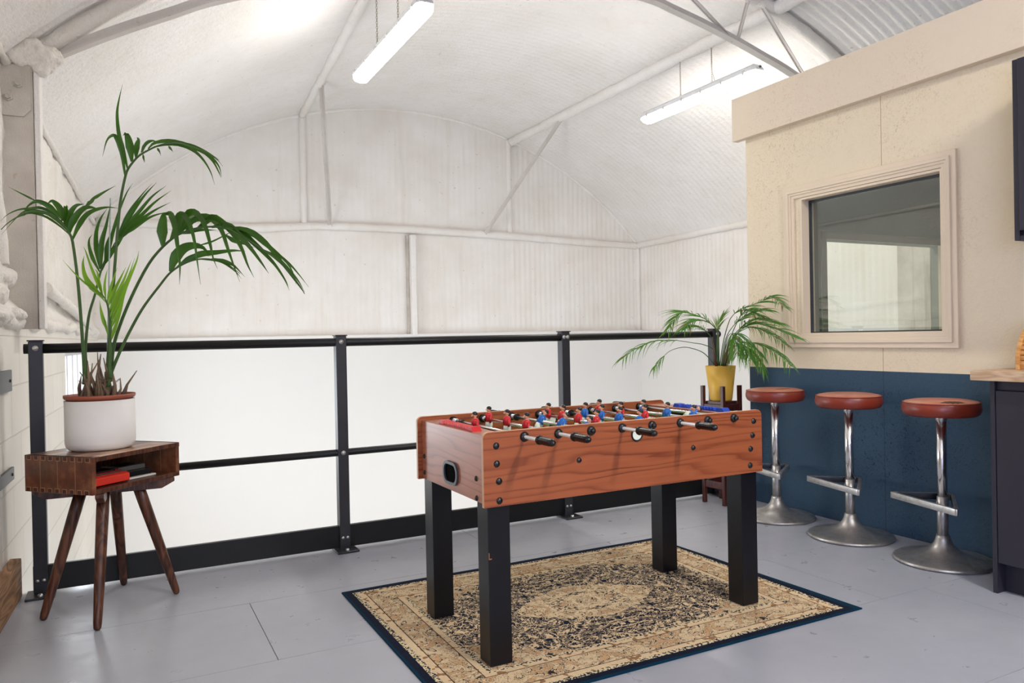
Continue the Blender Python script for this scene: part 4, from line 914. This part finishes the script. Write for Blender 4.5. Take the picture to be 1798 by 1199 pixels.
# ---------------------------------------------------------------- plants
KENTIA=[[0,[[-0.043,3.582,0.921],[-0.038,3.591,0.997],[-0.021,3.606,1.187],[-0.005,3.61,1.384],[0.013,3.602,1.582],[0.025,3.586,1.688],[0.044,3.554,1.779],[0.057,3.536,1.812],[0.091,3.496,1.853],[0.128,3.443,1.871],[0.169,3.4,1.886],[0.212,3.344,1.888],[0.247,3.303,1.878],[0.295,3.255,1.853],[0.337,3.211,1.825],[0.367,3.184,1.797]],[[0.0212,[[0.044,3.554,1.779],[0.033,3.544,1.882],[0.016,3.536,1.932],[0.0,3.527,1.938],[-0.021,3.521,1.913],[-0.038,3.524,1.848]]],[0.0188,[[0.055,3.537,1.8],[0.04,3.56,1.886],[0.025,3.582,1.961],[0.02,3.599,2.049],[0.028,3.596,2.109],[0.042,3.6,2.176]]],[0.0329,[[0.07,3.53,1.838],[0.065,3.516,1.895],[0.057,3.504,1.934],[0.049,3.492,1.944],[0.038,3.482,1.931]]],[0.0259,[[0.085,3.5,1.849],[0.09,3.52,1.899],[0.096,3.528,1.93],[0.09,3.548,1.946]]],[0.0118,[[0.104,3.49,1.87],[0.118,3.495,1.903],[0.141,3.488,1.922],[0.162,3.486,1.922]]],[0.0118,[[0.107,3.454,1.864],[0.121,3.457,1.901],[0.138,3.457,1.915],[0.154,3.446,1.907]]],[0.0141,[[0.128,3.443,1.876],[0.153,3.424,1.899],[0.21,3.383,1.904],[0.271,3.336,1.883],[0.323,3.283,1.851],[0.367,3.24,1.813],[0.387,3.214,1.78]]],[0.0165,[[0.148,3.411,1.879],[0.231,3.372,1.895],[0.302,3.331,1.869],[0.356,3.296,1.829],[0.381,3.276,1.79],[0.388,3.269,1.748]]],[0.0141,[[0.169,3.4,1.886],[0.239,3.341,1.881],[0.287,3.29,1.851],[0.318,3.243,1.807],[0.34,3.2,1.751],[0.35,3.167,1.696]]],[0.0118,[[0.208,3.346,1.888],[0.28,3.323,1.879],[0.335,3.302,1.854],[0.385,3.282,1.819]]],[0.0118,[[0.257,3.298,1.875],[0.307,3.269,1.853],[0.349,3.235,1.808],[0.372,3.216,1.757],[0.378,3.205,1.732]]],[0.0094,[[0.16,3.404,1.874],[0.167,3.367,1.853],[0.169,3.332,1.829]]],[0.0094,[[0.199,3.35,1.873],[0.207,3.312,1.853],[0.211,3.276,1.834]]],[0.0094,[[0.11,3.486,1.862],[0.113,3.451,1.834],[0.113,3.417,1.813]]],[0.0141,[[0.112,3.452,1.876],[0.125,3.472,1.905],[0.147,3.48,1.921],[0.167,3.493,1.919]]]]],[0,[[-0.028,3.529,0.928],[-0.015,3.512,1.065],[0.01,3.477,1.155],[0.044,3.426,1.245],[0.084,3.372,1.334],[0.124,3.318,1.407],[0.164,3.264,1.456],[0.202,3.211,1.489],[0.23,3.174,1.503],[0.276,3.116,1.515],[0.324,3.046,1.514],[0.372,2.987,1.5],[0.416,2.942,1.468],[0.475,2.877,1.417],[0.529,2.826,1.362],[0.574,2.779,1.297],[0.598,2.755,1.247]],[[0.04,[[0.166,3.263,1.46],[0.167,3.249,1.53],[0.173,3.231,1.576],[0.179,3.202,1.578]]],[0.0235,[[0.176,3.225,1.58],[0.192,3.187,1.575],[0.203,3.152,1.529],[0.21,3.125,1.446],[0.215,3.108,1.37],[0.211,3.103,1.299]]],[0.0259,[[0.192,3.216,1.482],[0.211,3.185,1.534],[0.22,3.16,1.564],[0.232,3.133,1.567],[0.249,3.093,1.534],[0.263,3.062,1.466],[0.27,3.049,1.387],[0.28,3.051,1.296]]],[0.0259,[[0.22,3.179,1.501],[0.24,3.15,1.559],[0.257,3.117,1.574],[0.278,3.084,1.566],[0.299,3.038,1.518],[0.312,3.006,1.447],[0.318,2.978,1.391],[0.326,2.92,1.345]]],[0.0259,[[0.244,3.167,1.509],[0.268,3.133,1.547],[0.304,3.086,1.555],[0.33,3.047,1.54],[0.354,3.0,1.494],[0.367,2.957,1.426],[0.381,2.92,1.361],[0.394,2.867,1.295]]],[0.0259,[[0.286,3.111,1.514],[0.322,3.066,1.551],[0.356,3.016,1.528],[0.39,2.969,1.481],[0.412,2.921,1.42],[0.423,2.87,1.357],[0.437,2.828,1.309]]],[0.0235,[[0.323,3.046,1.512],[0.373,2.993,1.515],[0.41,2.941,1.468],[0.437,2.887,1.421],[0.467,2.837,1.361],[0.481,2.785,1.32]]],[0.0212,[[0.348,3.034,1.511],[0.411,2.976,1.494],[0.456,2.921,1.442],[0.497,2.871,1.386],[0.527,2.819,1.33],[0.544,2.768,1.27]]],[0.0188,[[0.359,2.994,1.504],[0.427,2.944,1.496],[0.479,2.895,1.455],[0.52,2.85,1.393],[0.559,2.801,1.323],[0.589,2.758,1.265],[0.594,2.733,1.246]]],[0.0141,[[0.373,2.987,1.508],[0.44,2.966,1.492],[0.5,2.942,1.44],[0.571,2.908,1.375],[0.608,2.888,1.327],[0.639,2.872,1.28]]],[0.0282,[[0.202,3.211,1.489],[0.23,3.215,1.546],[0.245,3.215,1.573],[0.255,3.223,1.566]]],[0.0282,[[0.22,3.179,1.501],[0.252,3.184,1.547],[0.278,3.192,1.572],[0.295,3.205,1.565]]],[0.0188,[[0.23,3.174,1.501],[0.281,3.173,1.516],[0.35,3.14,1.515]]],[0.0188,[[0.276,3.116,1.512],[0.317,3.119,1.545],[0.345,3.129,1.553],[0.379,3.118,1.531]]],[0.0165,[[0.363,2.992,1.479],[0.397,2.997,1.458],[0.434,3.001,1.449],[0.467,2.991,1.434]]],[0.0141,[[0.372,2.987,1.5],[0.45,2.971,1.484],[0.527,2.946,1.425],[0.585,2.927,1.356],[0.604,2.923,1.291]]],[0.0118,[[0.475,2.877,1.417],[0.526,2.829,1.376],[0.574,2.774,1.305],[0.594,2.732,1.252]]],[0.0118,[[0.443,2.927,1.447],[0.508,2.898,1.383],[0.552,2.871,1.308],[0.566,2.863,1.266]]]]],[0,[[-0.037,3.511,0.906],[-0.023,3.504,0.968],[0.012,3.475,1.058],[0.052,3.444,1.145],[0.097,3.41,1.229],[0.155,3.369,1.312],[0.196,3.337,1.365],[0.247,3.299,1.399],[0.296,3.251,1.412],[0.348,3.202,1.406],[0.392,3.168,1.386],[0.432,3.136,1.348]],[[0.0423,[[0.196,3.337,1.367],[0.212,3.328,1.417],[0.243,3.311,1.457],[0.279,3.284,1.469],[0.313,3.263,1.459],[0.337,3.236,1.421]]],[0.0235,[[0.241,3.302,1.399],[0.3,3.286,1.434],[0.361,3.263,1.442],[0.423,3.238,1.449],[0.468,3.225,1.446]]],[0.0165,[[0.338,3.207,1.411],[0.386,3.167,1.395],[0.413,3.137,1.377],[0.445,3.099,1.332]]],[0.0188,[[0.217,3.326,1.383],[0.27,3.315,1.424],[0.306,3.305,1.436],[0.338,3.289,1.428]]],[0.0071,[[0.287,3.256,1.464],[0.341,3.225,1.48],[0.391,3.195,1.506],[0.417,3.173,1.52]]],[0.0094,[[0.296,3.251,1.412],[0.364,3.194,1.401],[0.413,3.139,1.359],[0.433,3.103,1.324]]]]],[0,[[-0.127,3.602,0.917],[-0.124,3.601,0.969],[-0.128,3.582,1.133],[-0.135,3.564,1.296],[-0.143,3.547,1.412],[-0.152,3.53,1.5],[-0.161,3.523,1.528],[-0.18,3.511,1.56],[-0.211,3.493,1.59],[-0.238,3.474,1.599],[-0.269,3.456,1.601],[-0.297,3.437,1.592],[-0.327,3.418,1.57],[-0.356,3.4,1.542],[-0.375,3.386,1.516]],[[0.0212,[[-0.152,3.53,1.502],[-0.131,3.514,1.551],[-0.107,3.496,1.591],[-0.082,3.472,1.612],[-0.048,3.455,1.625],[-0.017,3.433,1.628],[0.015,3.411,1.622]]],[0.0282,[[-0.161,3.523,1.528],[-0.151,3.524,1.568],[-0.128,3.518,1.609],[-0.103,3.511,1.633],[-0.078,3.505,1.635],[-0.054,3.509,1.628]]],[0.0282,[[-0.169,3.528,1.547],[-0.161,3.542,1.6],[-0.138,3.55,1.644],[-0.108,3.553,1.655]]],[0.0235,[[-0.176,3.509,1.562],[-0.17,3.524,1.608],[-0.173,3.533,1.639],[-0.164,3.54,1.634]]],[0.0259,[[-0.183,3.513,1.576],[-0.189,3.522,1.622],[-0.207,3.537,1.649],[-0.222,3.539,1.657],[-0.239,3.549,1.642]]],[0.0212,[[-0.187,3.481,1.582],[-0.214,3.484,1.617],[-0.242,3.481,1.637],[-0.269,3.471,1.641],[-0.296,3.454,1.616],[-0.309,3.439,1.581]]],[0.0212,[[-0.102,3.471,1.629],[-0.082,3.494,1.654],[-0.068,3.521,1.676],[-0.035,3.538,1.706],[0.007,3.55,1.737]]],[0.0118,[[-0.17,3.505,1.553],[-0.216,3.514,1.604],[-0.255,3.507,1.623],[-0.291,3.494,1.616],[-0.327,3.477,1.607],[-0.361,3.453,1.582],[-0.381,3.433,1.554]]],[0.0118,[[-0.165,3.526,1.535],[-0.204,3.537,1.581],[-0.237,3.539,1.606],[-0.285,3.544,1.618],[-0.319,3.535,1.606],[-0.351,3.506,1.562],[-0.385,3.488,1.51]]],[0.0094,[[-0.161,3.523,1.524],[-0.199,3.546,1.564],[-0.245,3.561,1.598],[-0.293,3.567,1.61],[-0.323,3.573,1.6],[-0.359,3.555,1.575],[-0.395,3.548,1.537]]],[0.0071,[[-0.266,3.455,1.64],[-0.314,3.499,1.671],[-0.363,3.526,1.701]]],[0.0141,[[-0.221,3.499,1.599],[-0.258,3.484,1.603],[-0.294,3.457,1.591],[-0.312,3.41,1.567]]]]],[0,[[-0.12,3.644,0.915],[-0.118,3.644,0.989],[-0.119,3.645,1.067],[-0.104,3.649,1.201],[-0.08,3.648,1.289],[-0.058,3.649,1.381],[-0.04,3.651,1.435],[-0.02,3.652,1.474],[0.011,3.648,1.528],[0.069,3.619,1.587]],[[0.0165,[[-0.06,3.65,1.388],[-0.084,3.665,1.447],[-0.096,3.673,1.495],[-0.096,3.678,1.527],[-0.085,3.675,1.547]]],[0.0212,[[-0.058,3.649,1.4],[-0.069,3.665,1.486],[-0.068,3.677,1.56],[-0.051,3.68,1.619],[-0.027,3.679,1.659]]],[0.0235,[[-0.055,3.648,1.4],[-0.049,3.64,1.505],[-0.03,3.629,1.584],[-0.013,3.618,1.674]]],[0.0165,[[-0.051,3.646,1.393],[-0.031,3.65,1.454],[-0.003,3.656,1.569],[0.02,3.661,1.652],[0.05,3.663,1.732],[0.073,3.668,1.774]]],[0.0118,[[0.005,3.651,1.528],[0.053,3.641,1.638],[0.102,3.629,1.713],[0.147,3.62,1.77]]],[0.0165,[[0.005,3.651,1.528],[0.07,3.61,1.642],[0.118,3.576,1.712],[0.162,3.545,1.762]]],[0.0165,[[0.007,3.65,1.533],[0.089,3.626,1.638],[0.146,3.616,1.713],[0.202,3.605,1.762]]],[0.0165,[[0.014,3.647,1.533],[0.094,3.583,1.615],[0.153,3.531,1.675],[0.212,3.478,1.718]]],[0.0188,[[0.013,3.647,1.523],[0.073,3.625,1.584],[0.144,3.598,1.644],[0.216,3.57,1.686]]],[0.0165,[[0.027,3.64,1.54],[0.083,3.593,1.58],[0.141,3.545,1.617],[0.209,3.492,1.634]]],[0.0141,[[-0.04,3.651,1.435],[-0.03,3.662,1.504],[-0.012,3.672,1.554],[0.008,3.679,1.593]]],[0.0212,[[-0.049,3.656,1.411],[-0.016,3.627,1.464],[0.017,3.603,1.511],[0.044,3.58,1.557]]]]],[1,[[-0.03,3.485,0.941],[-0.027,3.473,1.082],[-0.025,3.461,1.155],[-0.026,3.451,1.194],[-0.031,3.443,1.235],[-0.041,3.436,1.266],[-0.056,3.433,1.289]],[[0.0306,[[-0.034,3.466,1.135],[-0.053,3.487,1.204],[-0.06,3.49,1.26]]],[0.0471,[[-0.045,3.438,1.266],[-0.082,3.443,1.309],[-0.106,3.441,1.352],[-0.113,3.43,1.398],[-0.108,3.413,1.43]]],[0.0259,[[-0.048,3.441,1.278],[-0.068,3.463,1.338],[-0.087,3.486,1.394],[-0.104,3.507,1.453],[-0.113,3.524,1.478]]],[0.0188,[[-0.035,3.445,1.246],[-0.068,3.439,1.289],[-0.119,3.442,1.336],[-0.153,3.437,1.375],[-0.182,3.43,1.413]]],[0.0235,[[-0.047,3.439,1.275],[-0.058,3.457,1.326],[-0.065,3.473,1.371],[-0.075,3.49,1.384]]],[0.0212,[[-0.037,3.434,1.262],[-0.04,3.434,1.309],[-0.035,3.43,1.352],[-0.028,3.425,1.381]]],[0.0259,[[-0.033,3.444,1.248],[-0.02,3.449,1.301],[-0.007,3.45,1.347],[0.006,3.453,1.389]]],[0.0306,[[-0.029,3.442,1.235],[-0.008,3.415,1.288],[0.017,3.384,1.342],[0.036,3.357,1.383]]],[0.0306,[[-0.026,3.451,1.214],[0.002,3.442,1.278],[0.032,3.432,1.347],[0.058,3.419,1.419]]],[0.0306,[[-0.024,3.45,1.187],[0.006,3.415,1.265],[0.041,3.373,1.338],[0.068,3.332,1.418]]],[0.0306,[[-0.025,3.461,1.16],[0.016,3.438,1.262],[0.05,3.415,1.346],[0.076,3.394,1.413],[0.084,3.384,1.453]]],[0.0259,[[-0.025,3.461,1.139],[0.004,3.462,1.203],[0.026,3.464,1.268],[0.051,3.461,1.344]]],[0.0282,[[-0.022,3.471,1.098],[-0.005,3.451,1.15],[0.015,3.427,1.213],[0.03,3.401,1.271]]],[0.0188,[[-0.032,3.476,1.114],[-0.045,3.477,1.183],[-0.054,3.471,1.229]]]]]]
ARECA=[[0.17,0.45,0.55,7,[[3.366,3.689,0.868],[3.36,3.692,0.912],[3.352,3.697,0.974],[3.288,3.708,1.004],[3.213,3.713,1.016],[3.067,3.733,1.037],[2.941,3.753,1.033],[2.844,3.769,1.004],[2.763,3.777,0.964],[2.717,3.778,0.934]]],[0.16,0.3,0.45,12,[[3.393,3.698,0.867],[3.4,3.707,1.02],[3.401,3.706,1.089],[3.321,3.715,1.162],[3.23,3.728,1.196],[3.154,3.734,1.211],[3.095,3.742,1.172],[3.04,3.747,1.095]]],[0.15,0.4,0.45,9,[[3.371,3.664,0.869],[3.358,3.65,1.056],[3.296,3.637,1.128],[3.213,3.635,1.157],[3.129,3.634,1.144],[3.059,3.625,1.103]]],[0.12,0.8,0.75,3,[[3.36,3.692,0.876],[3.303,3.722,0.949],[3.217,3.745,0.984],[3.146,3.759,0.989],[3.069,3.776,0.966],[3.005,3.787,0.911],[2.963,3.797,0.862]]],[0.13,0.3,0.42,13,[[3.391,3.676,0.868],[3.4,3.65,1.019],[3.409,3.612,1.134],[3.408,3.579,1.176],[3.413,3.521,1.216],[3.432,3.443,1.241],[3.438,3.361,1.261],[3.439,3.294,1.284],[3.436,3.239,1.261],[3.432,3.184,1.219]]],[0.15,0.3,0.36,15,[[3.403,3.647,0.868],[3.415,3.597,0.983],[3.413,3.553,1.054],[3.427,3.479,1.116],[3.429,3.41,1.129],[3.436,3.282,1.102],[3.434,3.182,1.07],[3.435,3.091,1.037]]],[0.15,0.6,0.45,11,[[3.382,3.635,0.869],[3.4,3.582,0.966],[3.402,3.514,1.008],[3.419,3.46,1.015],[3.424,3.367,1.004],[3.425,3.288,0.974],[3.429,3.206,0.931],[3.428,3.139,0.88]]],[0.15,0.8,0.4,11,[[3.363,3.634,0.87],[3.362,3.58,1.002],[3.363,3.535,1.066],[3.365,3.488,1.065],[3.366,3.42,1.026],[3.374,3.359,0.982],[3.38,3.299,0.925]]],[0.13,0.4,0.45,11,[[3.39,3.654,0.868],[3.417,3.618,1.019],[3.436,3.565,1.139],[3.439,3.518,1.195],[3.438,3.474,1.214],[3.445,3.425,1.191],[3.446,3.357,1.168]]],[0.15,0.3,0.4,12,[[3.411,3.666,0.867],[3.423,3.615,1.001],[3.43,3.556,1.075],[3.435,3.486,1.137],[3.439,3.406,1.153],[3.439,3.315,1.14],[3.427,3.208,1.12]]],[0.18,1.0,0.5,10,[[3.362,3.624,0.87],[3.345,3.566,1.02],[3.339,3.524,1.069],[3.331,3.483,1.048],[3.321,3.454,1.0],[3.312,3.436,0.945]]],[0.12,0.2,0.55,7,[[3.399,3.694,0.867],[3.41,3.712,1.019],[3.422,3.718,1.122],[3.453,3.703,1.19]]],[0.14,0.45,0.4,11,[[3.39,3.643,0.869],[3.405,3.591,1.019],[3.411,3.521,1.096],[3.422,3.436,1.109],[3.436,3.35,1.086],[3.441,3.257,1.044],[3.439,3.179,0.997]]],[0.14,0.3,0.45,11,[[3.398,3.672,0.868],[3.406,3.636,1.034],[3.416,3.575,1.119],[3.427,3.502,1.173],[3.44,3.405,1.208],[3.44,3.315,1.204]]],[0.13,0.9,0.45,9,[[3.381,3.614,0.87],[3.385,3.556,0.977],[3.386,3.488,0.998],[3.389,3.407,0.964],[3.399,3.345,0.903],[3.407,3.318,0.842]]],[0.12,0.4,0.5,8,[[3.358,3.671,0.869],[3.328,3.665,1.021],[3.258,3.657,1.094],[3.181,3.652,1.123],[3.111,3.654,1.11]]],[0.17,0.9,0.45,9,[[3.375,3.617,0.87],[3.366,3.555,0.985],[3.367,3.487,1.02],[3.359,3.423,0.978],[3.351,3.37,0.918]]]]

def leafblade(mb, pts, w, mi=0, n=14, fold=.18, face=Vector((.46, .88, .1))):
    P_ = spline(pts, n); L = len(P_)
    prevs = None
    for i in range(L):
        t_ = (P_[min(i+1, L-1)]-P_[max(i-1, 0)]).normalized()
        s_ = t_.cross(face)
        if s_.length < .15: s_ = prevs if prevs is not None else t_.cross(Vector((1,0,0)))
        s_.normalize()
        if prevs is not None and s_.dot(prevs) < 0: s_ = -s_
        prevs = s_; u = i/(L-1); k = (min(1, .3+u*2.8))*(1-max(0, (u-.25)/.75)**1.15); wd = max(.0004, w*.5*k)
        nrm = s_.cross(t_).normalized()
        mb.v += [tuple(P_[i]-s_*wd-nrm*wd*fold), tuple(P_[i]+nrm*wd*fold), tuple(P_[i]+s_*wd-nrm*wd*fold)]
    b = len(mb.v)-3*L
    for i in range(L-1):
        for k in (0, 1): mb.f.append([b+3*i+k, b+3*i+k+1, b+3*i+3+k+1, b+3*i+3+k]); mb.m.append(mi); mb.s.append(True)
PC = Vector((-.068, 3.553, .656))
t = thing('potted_palm', tuple(PC), 'tall kentia palm in a white pot on the wooden side table', 'potted plant')
MB().lathe(PC, [(0, 0), (.105, 0), (.118, .004), (.126, .014), (.1295, .03), (.1295, .200), (.125, .200), (.1245, .02), (0, .02)], 48).build('pot', POTW, t)
ln = MB().lathe(PC, [(.118, .10), (.122, .204), (.128, .206), (.132, .212), (.132, .2215), (.1285, .2215), (.124, .214), (.118, .19), (0, .188)], 48).build('pot_liner', POTT, t)
MB().lathe(PC, [(.118, .192), (.09, .2), (.05, .206), (0, .208)], 40).build('soil', SOIL, t)
for mi, st, lv in KENTIA:
    mb = MB(); P_ = spline(st, 40); mb.tube(P_, [.0068*(1-.8*(i/40)**1.2) for i in range(41)], 8, 1)
    for wd, pts in lv: leafblade(mb, pts, wd*(.56 if mi else 1.1), 0, 16, .3)
    o = mb.build('frond', [LEAFB if mi else LEAF, STEM], t)
    if mi: o['label'] = 'bright lime-green young frond'
MB().tube([(-.0445, 3.593, .86), (-.013, 3.639, 1.70)], .0032, 6).build('support_cane', plain('grey_plastic_cane', srgb(176, 190, 186), .4), t)
random.seed(3)
for k in range(30):
    a = random.uniform(0, 6.28); r_ = random.uniform(.015, .085); h = random.uniform(.06, .13) if k > 6 else random.uniform(.13, .20)
    b = PC+Vector((r_*math.cos(a)-.0, r_*math.sin(a), .198)); lean = Vector((random.uniform(-.35, .35), random.uniform(-.35, .35), 1)).normalized()
    m_ = b+lean*h*.5; e_ = b+lean*h+Vector((random.uniform(-.02, .02), 0, 0))
    MB().tube([b, m_, e_], [random.uniform(.007, .013), random.uniform(.004, .008), .0015], 7).build('dry_sheath', DRY, t)
MB().tube([PC+Vector((.075*math.cos(2*math.pi*k/20)-.0, .06*math.sin(2*math.pi*k/20), .275+.006*math.sin(k*2))) for k in range(20)], .0012, 5, closed=True).build('twine_tie', DRY, t)

PY = Vector((3.395, 3.674, .646))
t = thing('potted_palm', tuple(PY), 'bushy arching palm with browning tips in a mustard yellow pot', 'potted plant')
MB().lathe(PY, [(0, 0), (.058, 0), (.066, .004), (.0695, .012), (.094, .222), (.090, .222), (.067, .02), (0, .02)], 44).build('pot', POTY, t)
MB().lathe(PY, [(.0885, .205), (.05, .212), (0, .214)], 30).build('soil', SOIL, t)
random.seed(11)
for (ll, droop, t0, nl, pts) in ARECA:
    mb = MB(); N = 36; P_ = spline(pts, N); mb.tube(P_, [.0034*(1-.75*i/N) for i in range(N+1)], 6, 1)
    nl = int(nl*1.9); t0 -= .04
    for k in range(nl):
        u = t0+(1-t0)*(k+.5)/nl
        for sg in (-1, 1):
            uu_ = min(.995, u+random.uniform(-.015, .015)); i = uu_*N; i0 = min(int(i), N-1); p = P_[i0].lerp(P_[i0+1], i-i0); tg = (P_[i0+1]-P_[i0]).normalized()
            side = tg.cross(Vector((0,0,1)))
            if side.length < .2: side = Vector((1, 0, 0))
            side = side.normalized()*sg; upv = side.cross(tg)*sg
            L = ll*(.75+.5*math.sin(math.pi*min(1, (uu_-t0)/(1-t0)+.15)))*random.uniform(.8, 1.15)*.82
            d0 = (tg*random.uniform(.55, .8)+side*random.uniform(.45, .7)+Vector((0,0,1))*random.uniform(.0, .25)).normalized()
            q = [p]; v_ = d0.copy()
            for s_ in range(4): v_ = (v_+Vector((0,0,-1))*droop*(.35+.12*s_)).normalized(); q.append(q[-1]+v_*L/4)
            q = [Vector((min(c_.x, 3.585), min(c_.y, 3.99), c_.z)) for c_ in q]
            leafblade(mb, q, random.uniform(.0045, .0085), 2 if random.random() < .09 else 0, 7, .2)
    mb.build('frond', [LEAFM, STEM, LEAFBR], t)
for (dx, dy, h, m_) in ((-.045, -.01, .20, REDSTEM), (-.02, .01, .12, REDSTEM), (.02, -.02, .16, DRY), (.03, .01, .12, DRY), (0, -.03, .10, DRY)):
    b = PY+Vector((dx, dy, .205)); MB().tube([b, b+Vector((dx*.4, 0, h*.5)), b+Vector((dx*.9, dy, h))], [.006, .005, .002], 8).build('cane_stem', m_, t)
mb = MB()
for k in range(9):
    b = PY+Vector((random.uniform(-.02, .04), random.uniform(-.05, -.01), .21)); leafblade(mb, [b, b+Vector((random.uniform(-.02, .04), -.03, .10)), b+Vector((random.uniform(-.06, .08), -.06, random.uniform(.08, .22)))], .009, 0, 8)
o = mb.build('dry_leaves', [LEAFBR], t); o['label'] = 'dried brown leaves at the base'
# plant stand
t = thing('plant_stand', (3.395, 3.674, 0), 'dark red wooden plant stand holding the yellow pot beside the blue wall', 'plant stand')
posts = [(3.307, 3.742), (3.464, 3.762), (3.327, 3.585), (3.484, 3.605)]; e = Vector((.157, .02, 0)).normalized(); g = Vector((-e.y, e.x, 0))
for (x, y) in posts: MB().obox((x, y, .372), e, g, (0,0,1), .0115, .0115, .3715).build('leg', DARKRED, t, bevel=.002)
def rail_(a, b, z0, z1): MB().bar((a[0], a[1], (z0+z1)/2), (b[0], b[1], (z0+z1)/2), .014, z1-z0).build('rail', DARKRED, t, bevel=.0015)
for z0, z1 in ((.585, .628), (.100, .142)):
    rail_(posts[0], posts[2], z0, z1); rail_(posts[2], posts[3], z0, z1); rail_(posts[3], posts[1], z0, z1); rail_(posts[1], posts[0], z0, z1)
MB().obox((3.3955, 3.6735, .637), e, g, (0,0,1), .068, .068, .0085).build('shelf', DARKRED, t)

for o in bpy.data.objects:
    if '_o' in o: del o['_o']
